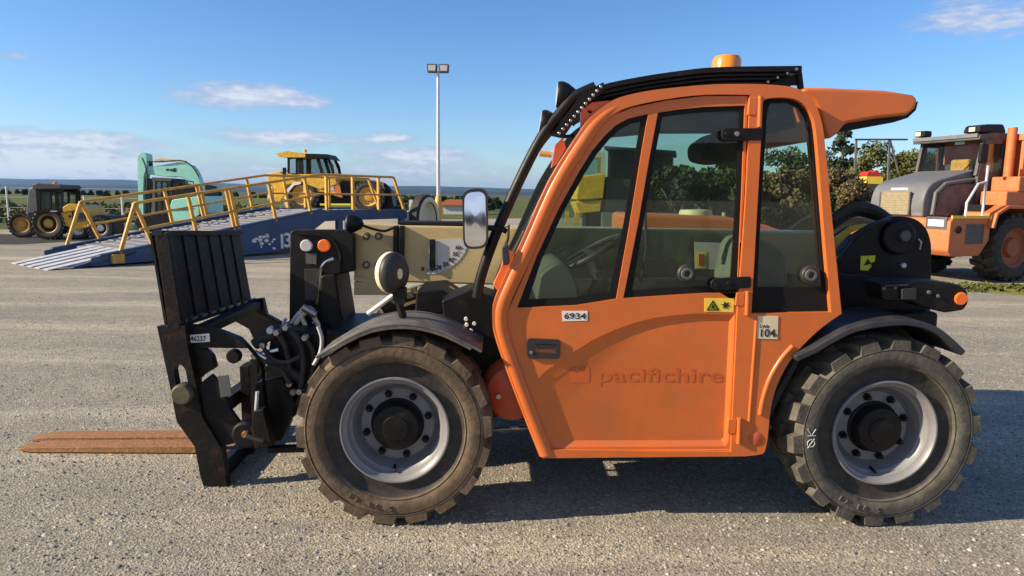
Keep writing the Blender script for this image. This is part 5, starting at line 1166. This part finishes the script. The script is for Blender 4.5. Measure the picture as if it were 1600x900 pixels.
# small yellow loader with a black cab at the far left
ld, Q = plane_thing('yellow_loader', 'yellow loader with black and grey cab parked by the field at far left', 'loader', 80, 20.5, 0, R(6))
for (px, r_, c) in ((33, 22, .9), (74, 27, .0), (120, 18, .1), (155, 20, 0.)):
    (x, _), (x2, _) = Q([(px, 360), (px + r_, 360)], c); far_wheel(ld, x, x2 - x, (x2 - x), .30, c, 'rail_yellow' if px < 100 else 'galv')
obj('grey_cab_side', MB().prism(Q([(44, 296), (55, 289), (60, 300), (60, 330), (50, 344), (40, 334)], .5), .5, 1.2), 'truck_grey', ld, .03)
sd_ = Q([(55, 290), (94, 292), (98, 300), (98, 332), (58, 334)]); w1 = Q([(62, 300), (77, 300), (77, 326), (63, 328)]); w2 = Q([(80, 300), (94, 300), (95, 325), (80, 326)])
for c in (.0, 1.0): obj('cab_side', MB().prism(sd_, c, c + .05, [w1, w2]), 'black', ld)
for w_ in (w1, w2): obj('cab_window', MB().prism(w_, .02, .03), 'glass_far', ld); obj('cab_window', MB().prism(w_, 1.02, 1.03), 'glass_far', ld)
obj('cab_roof', MB().prism(fillet(Q([(50, 290), (60, 286), (96, 289), (98, 295), (54, 296)]), .03), -.05, 1.1), 'shed', ld, .02)
obj('black_body', MB().prism(Q([(40, 332), (98, 330), (100, 364), (44, 366)]), .1, 1.2), 'black', ld, .02)
obj('yellow_body', MB().prism(fillet(Q([(92, 330), (100, 322), (120, 320), (136, 324), (140, 354), (120, 360), (96, 352)]), .05), .05, 1.1), 'yellow', ld, .03)
obj('yellow_lift_arm', MB().prism(fillet(Q([(98, 324), (108, 318), (122, 319), (122, 328), (100, 332)]), .04), -.03, .12), 'yellow', ld, .02); obj('rear_weight', MB().prism(Q([(146, 336), (168, 338), (170, 368), (146, 366)]), .1, 1.1), 'black', ld, .03)
obj('white_lamp', MB().lathe([(0, -.02), (.07, -.01), (.08, .02)], *Q([(49, 338)])[0], 12, c=.2), 'white', ld)

obj('exhaust', MB().tube([(x, .6, z) for x, z in Q([(104, 322), (104, 300), (106, 297)])], .05, 8), 'black', ld)
obj('mirror_arm', MB().tube([(x, -.12, z) for x, z in Q([(96, 300), (101, 298), (101, 304)])], .02, 6), 'black', ld); obj('mirror', MB().prism(Q([(99, 303), (103, 303), (103, 312), (99, 312)]), -.16, -.12), 'black', ld)
obj('beacon', MB().lathe([(.06, 0), (.055, .10), (0, .12)], Q([(72, 289)])[0][0], .5, 12, axis='z', c=Q([(72, 289)])[0][1]), 'amber', ld)
for (a_, b_) in ((108, 338), (118, 346), (128, 336)): obj('cover_bolt', MB().lathe([(0, -.02), (.035, -.015), (.04, .01)], *Q([(a_, b_)])[0], 8, c=.05), 'black', ld)
obj('panel_gap', MB().bar(*[(x, .035, z) for x, z in Q([(112, 326), (114, 356)])], .03), 'black', ld); obj('grille', MB().prism(Q([(118, 332), (132, 333), (133, 346), (119, 346)]), .02, .05), 'shed', ld)
obj('door_handle', MB().bar(*[(x, -.02, z) for x, z in Q([(80, 330), (90, 330)])], .03), 'galv', ld)
# yellow excavator seen through the telehandler's windows
ye, Q = plane_thing('yellow_excavator', 'yellow excavator with white framed cab seen through the front door glass', 'excavator', 925, 16.0)
cbx = Q([(908, 262), (920, 238), (946, 238), (946, 276), (905, 280)]); cw = Q([(916, 262), (925, 246), (940, 246), (939, 270), (914, 274)])
for c in (0, .9): obj('cab_side', MB().prism(cbx, c, c + .06, [cw]), 'cream', ye)
obj('cab_window', MB().prism(cw, .02, .03), 'glass_far', ye); obj('yellow_body', MB().prism(fillet(Q([(905, 276), (946, 272), (942, 310), (900, 312)]), .03), -.05, 1.4), 'yellow', ye, .02)
obj('yellow_skirt', MB().prism(Q([(898, 316), (940, 312), (938, 330), (905, 334)]), .0, 1.3), 'yellow', ye, .02); obj('dipper_arm', MB().bar((Q([(908, 312)])[0][0], .3, Q([(908, 312)])[0][1]), (Q([(900, 358)])[0][0], .3, Q([(900, 358)])[0][1]), .12), 'yellow', ye)
obj('dipper_arm', MB().bar((Q([(888, 330)])[0][0], .3, Q([(888, 330)])[0][1]), (Q([(886, 380)])[0][0], .3, Q([(886, 380)])[0][1]), .08), 'yellow', ye)
obj('dark_body', MB().prism(Q([(948, 276), (1005, 282), (1005, 352), (944, 348)]), .1, 1.6), 'shed', ye, .02); obj('pale_tank', MB().prism(Q([(940, 332), (962, 332), (962, 358), (940, 356)]), -.02, .2), 'truck_grey', ye, .02)
(x, z), = Q([(950, 400)]); m = MB().prism(fillet([(x - 1.2, 0), (x + 1.2, 0), (x + 1.4, .3), (x + 1.2, .6), (x - 1.2, .6), (x - 1.4, .3)], .2), .0, .45)
obj('track', m, 'black', ye, .02); m = MB().prism(fillet([(x - 1.2, 0), (x + 1.2, 0), (x + 1.4, .3), (x + 1.2, .6), (x - 1.2, .6), (x - 1.4, .3)], .2), 1.2, 1.65); obj('track', m, 'black', ye, .02)
obj('slew_frame', MB().box(x - .5, x + .5, .3, 1.3, .5, Q([(920, 334)])[0][1] + .05), 'black', ye)
obj('far_orange_lamp_bar', MB().prism(Q([(846, 240), (870, 226), (880, 226), (852, 246)]), .2, .4), 'orange_truck', ye) if False else None

# ------------------------------------------------------------ articulated dump truck at the right
HD = R(199.7)
c0 = Gd(1488, 452, 0.0); c0 = W(1480, 400, 12.2)
dt = thing('dump_truck', 'faded orange articulated dump truck with grey hood facing left at right edge', 'dump truck', (c0.x, c0.y, 0), HD)
# local x = forward (towards the left of the picture), local y = towards far side is -, near side +  (near face at y=0)
def boxm(x0, x1, y0, y1, z0, z1): return MB().box(x0, x1, y0, y1, z0, z1)
zt_ = lambda px, py, Y=12.4: W(px, py, Y).z
ZB0, ZB1 = zt_(1488, 400), zt_(1488, 341)
NY = 1      # near side is +y (heading turned a quarter to the left lies towards the camera)
bp = fillet([(0, ZB0 + .10), (0, ZB1 - .05), (-.06, ZB1), (-1.02, ZB1), (-1.02, ZB0 + .28), (-.80, ZB0), (-.10, ZB0)], .03)
lamp_z0, lamp_z1 = zt_(1470, 354), zt_(1470, 343)
fb = obj('front_bumper', MB().prism(bp, -2.4, 0.), 'orange_truck', dt, .03)
for y0 in (-.48, -1.9):
    g = sub('headlight', dt); obj('lamp_surround', boxm(-.02, .012, y0, y0 + .42, lamp_z0 - .05, lamp_z1 + .05), 'truck_dark', g, .01); obj('lamp_lens', boxm(.012, .02, y0 + .05, y0 + .37, lamp_z0, lamp_z1), 'clear_lens', g, .005)
obj('side_recess', boxm(-.86, -.40, -.01, .004, ZB0 + .22, ZB1 - .10), 'truck_dark', dt); obj('tow_eye', MB().lathe([(.05, 0), (.07, .02), (.05, .04)], -.2, ZB1 - .2, 14, c=0.), 'black', dt)
obj('deck_edge', boxm(-1.02, -.03, -.02, .01, ZB1 + .002, ZB1 + .05), 'yellow_print', dt)
# hood: rounded nose, sloping up to the cab
zh0, zh1 = zt_(1400, 288), zt_(1450, 262)
hoodp = spline([(-.12, ZB1), (-.10, ZB1 + .25), (-.16, zh0 - .10), (-.32, zh0 + .06), (-.7, zh0 + .17), (-1.35, zh1 + .02)], 5)
obj('hood', MB().prism(hoodp + [(-1.35, ZB1)], -1.86, -.66), 'truck_grey', dt, .09, 4)
gr = sub('grille', dt); gz0, gz1 = ZB1 + .04, zh0 - .12
obj('grille_mesh', boxm(-.10, -.075, -1.58, -.94, gz0, gz1), 'mesh_tan', gr); 
for i in range(9): z = gz0 + .03 + i * (gz1 - gz0 - .05) / 8; obj('grille_bar', boxm(-.077, -.066, -1.58, -.94, z, z + .014), 'mesh_tan', gr)
for y_ in (-1.61, -.94): obj('grille_side', boxm(-.10, -.06, y_, y_ + .03, gz0, gz1), 'truck_dark', gr)
obj('hood_badge', boxm(-.20, -.16, -1.44, -1.06, gz1 + .035, gz1 + .075), 'white', dt)
obj('engine_side', MB().prism([(-.35, ZB1 + .02), (-.40, zh0 - .12), (-.8, zh0 + .04), (-2.0, zh0 + .05), (-2.0, ZB1 + .02)], -.70, -.60), 'truck_dark', dt, .02)
obj('hood_strip', MB().tube([(-.28, -.60, ZB1 + .05), (-.32, -.60, zh0 - .14), (-.55, -.60, zh0 + .04), (-1.3, -.62, zh0 + .13)], .035, 8), 'truck_grey', dt)
m = MB().tube([(-.35, .0, ZB1 + .03), (-.38, -.02, ZB1 + .28), (-.62, -.02, ZB1 + .62), (-.80, -.02, ZB1 + .66)], .022, 8); obj('handrail', m, 'galv', dt); obj('handrail', MB().tube([(-.80, -.02, ZB1 + .03), (-.82, -.02, ZB1 + .95)], .022, 8), 'galv', dt)
obj('side_step_box', boxm(-1.6, -1.03, -.5, -.15, ZB1 - .2, ZB1 + .25), 'black', dt, .02); obj('lime_label', boxm(-1.42, -1.30, -.598, -.594, zh0 - .12, zh0 + .06), 'lime_print', dt)
# cab
zr = zt_(1480, 203); zc0 = zh1 - .10
cbp = [(-1.32, ZB1), (-1.30, zc0), (-1.42, zr - .06), (-2.0, zr - .06), (-2.0, ZB1)]
cwin = [(-1.46, zc0 + .08), (-1.52, zr - .16), (-1.90, zr - .16), (-1.90, zc0 + .08)]
for y_ in (-.60, -1.90): obj('cab_side', MB().prism(cbp, y_, y_ + .06, [cwin]), 'truck_dark', dt); obj('side_window', MB().prism(cwin, y_ + .02, y_ + .03), 'glass_far', dt)
for y_ in (-.62, -1.90): obj('windscreen_pillar', MB().bar((-1.29, y_ + .04, zc0), (-1.41, y_ + .04, zr - .06), .06), 'truck_dark', dt)
obj('windscreen', MB().add([(-1.31, -1.86, zc0), (-1.31, -.6, zc0), (-1.42, -.6, zr - .07), (-1.42, -1.86, zr - .07)], [(0, 1, 2, 3)]), 'glass_far', dt)
obj('cab_back', boxm(-2.0, -1.95, -1.86, -.60, ZB1, zr - .5), 'truck_dark', dt)
obj('cab_roof', MB().prism(fillet([(-1.22, zr - .10), (-1.25, zr), (-1.6, zr + .05), (-2.02, zr + .05), (-2.03, zr - .06)], .03), -1.96, -.54), 'truck_dark', dt, .02); obj('roof_visor', boxm(-1.24, -1.20, -1.94, -.56, zr - .05, zr + .02), 'truck_grey', dt)
for y_ in (-1.93, -.78):
    g = sub('roof_lamp', dt); obj('lamp_body', boxm(-1.42, -1.22, y_, y_ + .24, zr + .04, zr + .16), 'black', g, .02); obj('lamp_lens', boxm(-1.22, -1.21, y_ + .03, y_ + .15, zr + .06, zr + .14), 'cream', g)
obj('roof_pod', MB().prism(fillet([(-1.35, zr + .05), (-1.42, zr + .2), (-1.9, zr + .22), (-2.0, zr + .05)], .06), -.98, -.58), 'black', dt, .03)
obj('seat', boxm(-1.9, -1.75, -1.5, -1.1, zc0 - .1, zc0 + .35), 'rail_yellow', dt, .05); obj('windscreen_sticker', boxm(-1.30, -1.295, -1.42, -1.12, zc0 + .02, zc0 + .09), 'white', dt); obj('sun_strip', boxm(-1.40, -1.395, -1.15, -.95, zr - .15, zr - .10), 'mint', dt)
obj('wiper', MB().tube([(-1.28, -.9, zc0 + .02), (-1.38, -.62, zr - .35)], .012, 6), 'black', dt)
obj('exhaust', MB().tube([(-1.9, -.40, ZB1 + .2), (-1.9, -.40, zr + .14)], .08, 14), 'orange_truck', dt)
# skip, fender, wheels
sk = [(-2.12, ZB1 + .15), (-2.07, zr - .0), (-6.0, zr + .1), (-6.3, ZB1 + .4), (-5.2, ZB1 - .1)]
obj('skip_body', MB().prism(sk, -2.1, .15), 'orange_truck', dt, .04)
for y_ in (.02, -.28): obj('skip_rib', boxm(-2.06, -2.0, y_, y_ + .07, ZB1 + .3, zr - .1), 'orange_truck', dt, .01)
obj('skip_lip', boxm(-2.06, -1.97, -2.1, .15, zr - .1, zr + .02), 'orange_truck', dt, .01)
for i in range(7): x_ = -2.45 - i * .5; obj('skip_rib', boxm(x_, x_ + .09, .15, .22, ZB1 + .2, zr - .02), 'orange_truck', dt, .01)
obj('skip_rail', boxm(-6.0, -2.05, .15, .24, zr - .12, zr + .0), 'orange_truck', dt, .01)
obj('mudguard', MB().sheet([(-.98, ZB1 - .18), (-1.04, ZB1 + .06), (-1.28, ZB1 + .18), (-2.1, ZB1 + .18), (-2.4, ZB1 - .0)][::-1], -.55, .12, .06), 'orange_truck', dt, .01)
obj('cab_step', boxm(-2.0, -1.35, -.5, .0, ZB1 + .20, ZB1 + .5), 'orange_truck', dt, .03)
obj('fuel_box', boxm(-2.02, -1.62, -.52, .02, zh0 - .1, zh0 + .18), 'orange_truck', dt, .03)
def trk_wheel(x, y, r, w):
    g = far_wheel(dt, x, r, r, w, y, 'hub_red', 'rubber', 20); return g
for x_ in (-1.68, -4.7): 
    g = trk_wheel(x_, -.02, .64, .46); g.rotation_euler = (0, 0, math.pi); g.location = (x_, .06, .64)
    g = trk_wheel(x_, -1.9, .64, .46); g.location = (x_, -2.0, .64)
obj('chassis', boxm(-6, -.9, -1.35, -.65, .45, ZB1 - .02), 'black', dt, .02); obj('front_axle', boxm(-1.85, -1.5, -1.7, -.3, .5, .75), 'black', dt)
obj('mirror', MB().prism(fillet([(-1.0, zr - .55), (-1.0, zr - .2), (-1.18, zr - .2), (-1.18, zr - .55)], .04), -.36, -.30), 'black', dt, .01)
bn = thing('red_yellow_machine', 'small red and yellow machine top showing between dry scrub and truck hood', 'machine', at(1357, 21))
z = zh(1357, 276, 21); obj('red_top', MB().prism(fillet([(-.22, z), (-.15, z + .16), (.0, z + .12), (.1, z + .2), (.24, z)], .03), -.2, .3), 'red_print', bn); obj('yellow_body', MB().box(-.24, .26, -.25, .35, z - .22, z - .004), 'yellow_print', bn); obj('dark_base', MB().box(-.5, .5, -.4, .5, 0, z - .23), 'shed', bn)
rk = thing('round_boulder', 'grey rounded boulder at the foot of the dump truck grille', 'boulder', at(1347, 15.5))
m = MB(); r_ = random.Random(4); me = bpy.data.meshes.new('boulder'); b_ = bmesh.new(); bmesh.ops.create_icosphere(b_, subdivisions=3, radius=.28)
for v in b_.verts: v.co *= 1 + .10 * math.sin(7 * v.co.x + 3) * math.cos(9 * v.co.y + 5 * v.co.z); v.co.z = v.co.z * 1.05
for f in b_.faces: f.smooth = True
b_.to_mesh(me); b_.free(); me.materials.append(MT['truck_grey']); o = link('stone', me, rk); o.location = (0, 0, .98); obj('stone_stack', MB().lathe([(.4, 0), (.42, .3), (.3, .75), (.2, .8)], 0, 0, 14, axis='z'), 'concrete', rk)

# ------------------------------------------------------------ the air between here and the hills
me = bpy.data.meshes.new('haze'); mb = MB().box(-7300, 7300, -1100, 9100, -2, 140); me.from_pydata(mb.v, [], mb.f); me.update()
hm = bpy.data.materials.new('haze'); hm.use_nodes = True; t = hm.node_tree; t.nodes.clear(); pv = t.nodes.new('ShaderNodeVolumePrincipled'); pv.inputs['Color'].default_value = (.30, .56, 1.0, 1); pv.inputs['Density'].default_value = 8e-5; pv.inputs['Anisotropy'].default_value = .2
ou = t.nodes.new('ShaderNodeOutputMaterial'); t.links.new(pv.outputs[0], ou.inputs[1]); me.materials.append(hm); o = link('haze', me); o['kind'] = 'stuff'; o['label'] = 'thin bluish air over the yard and hills'
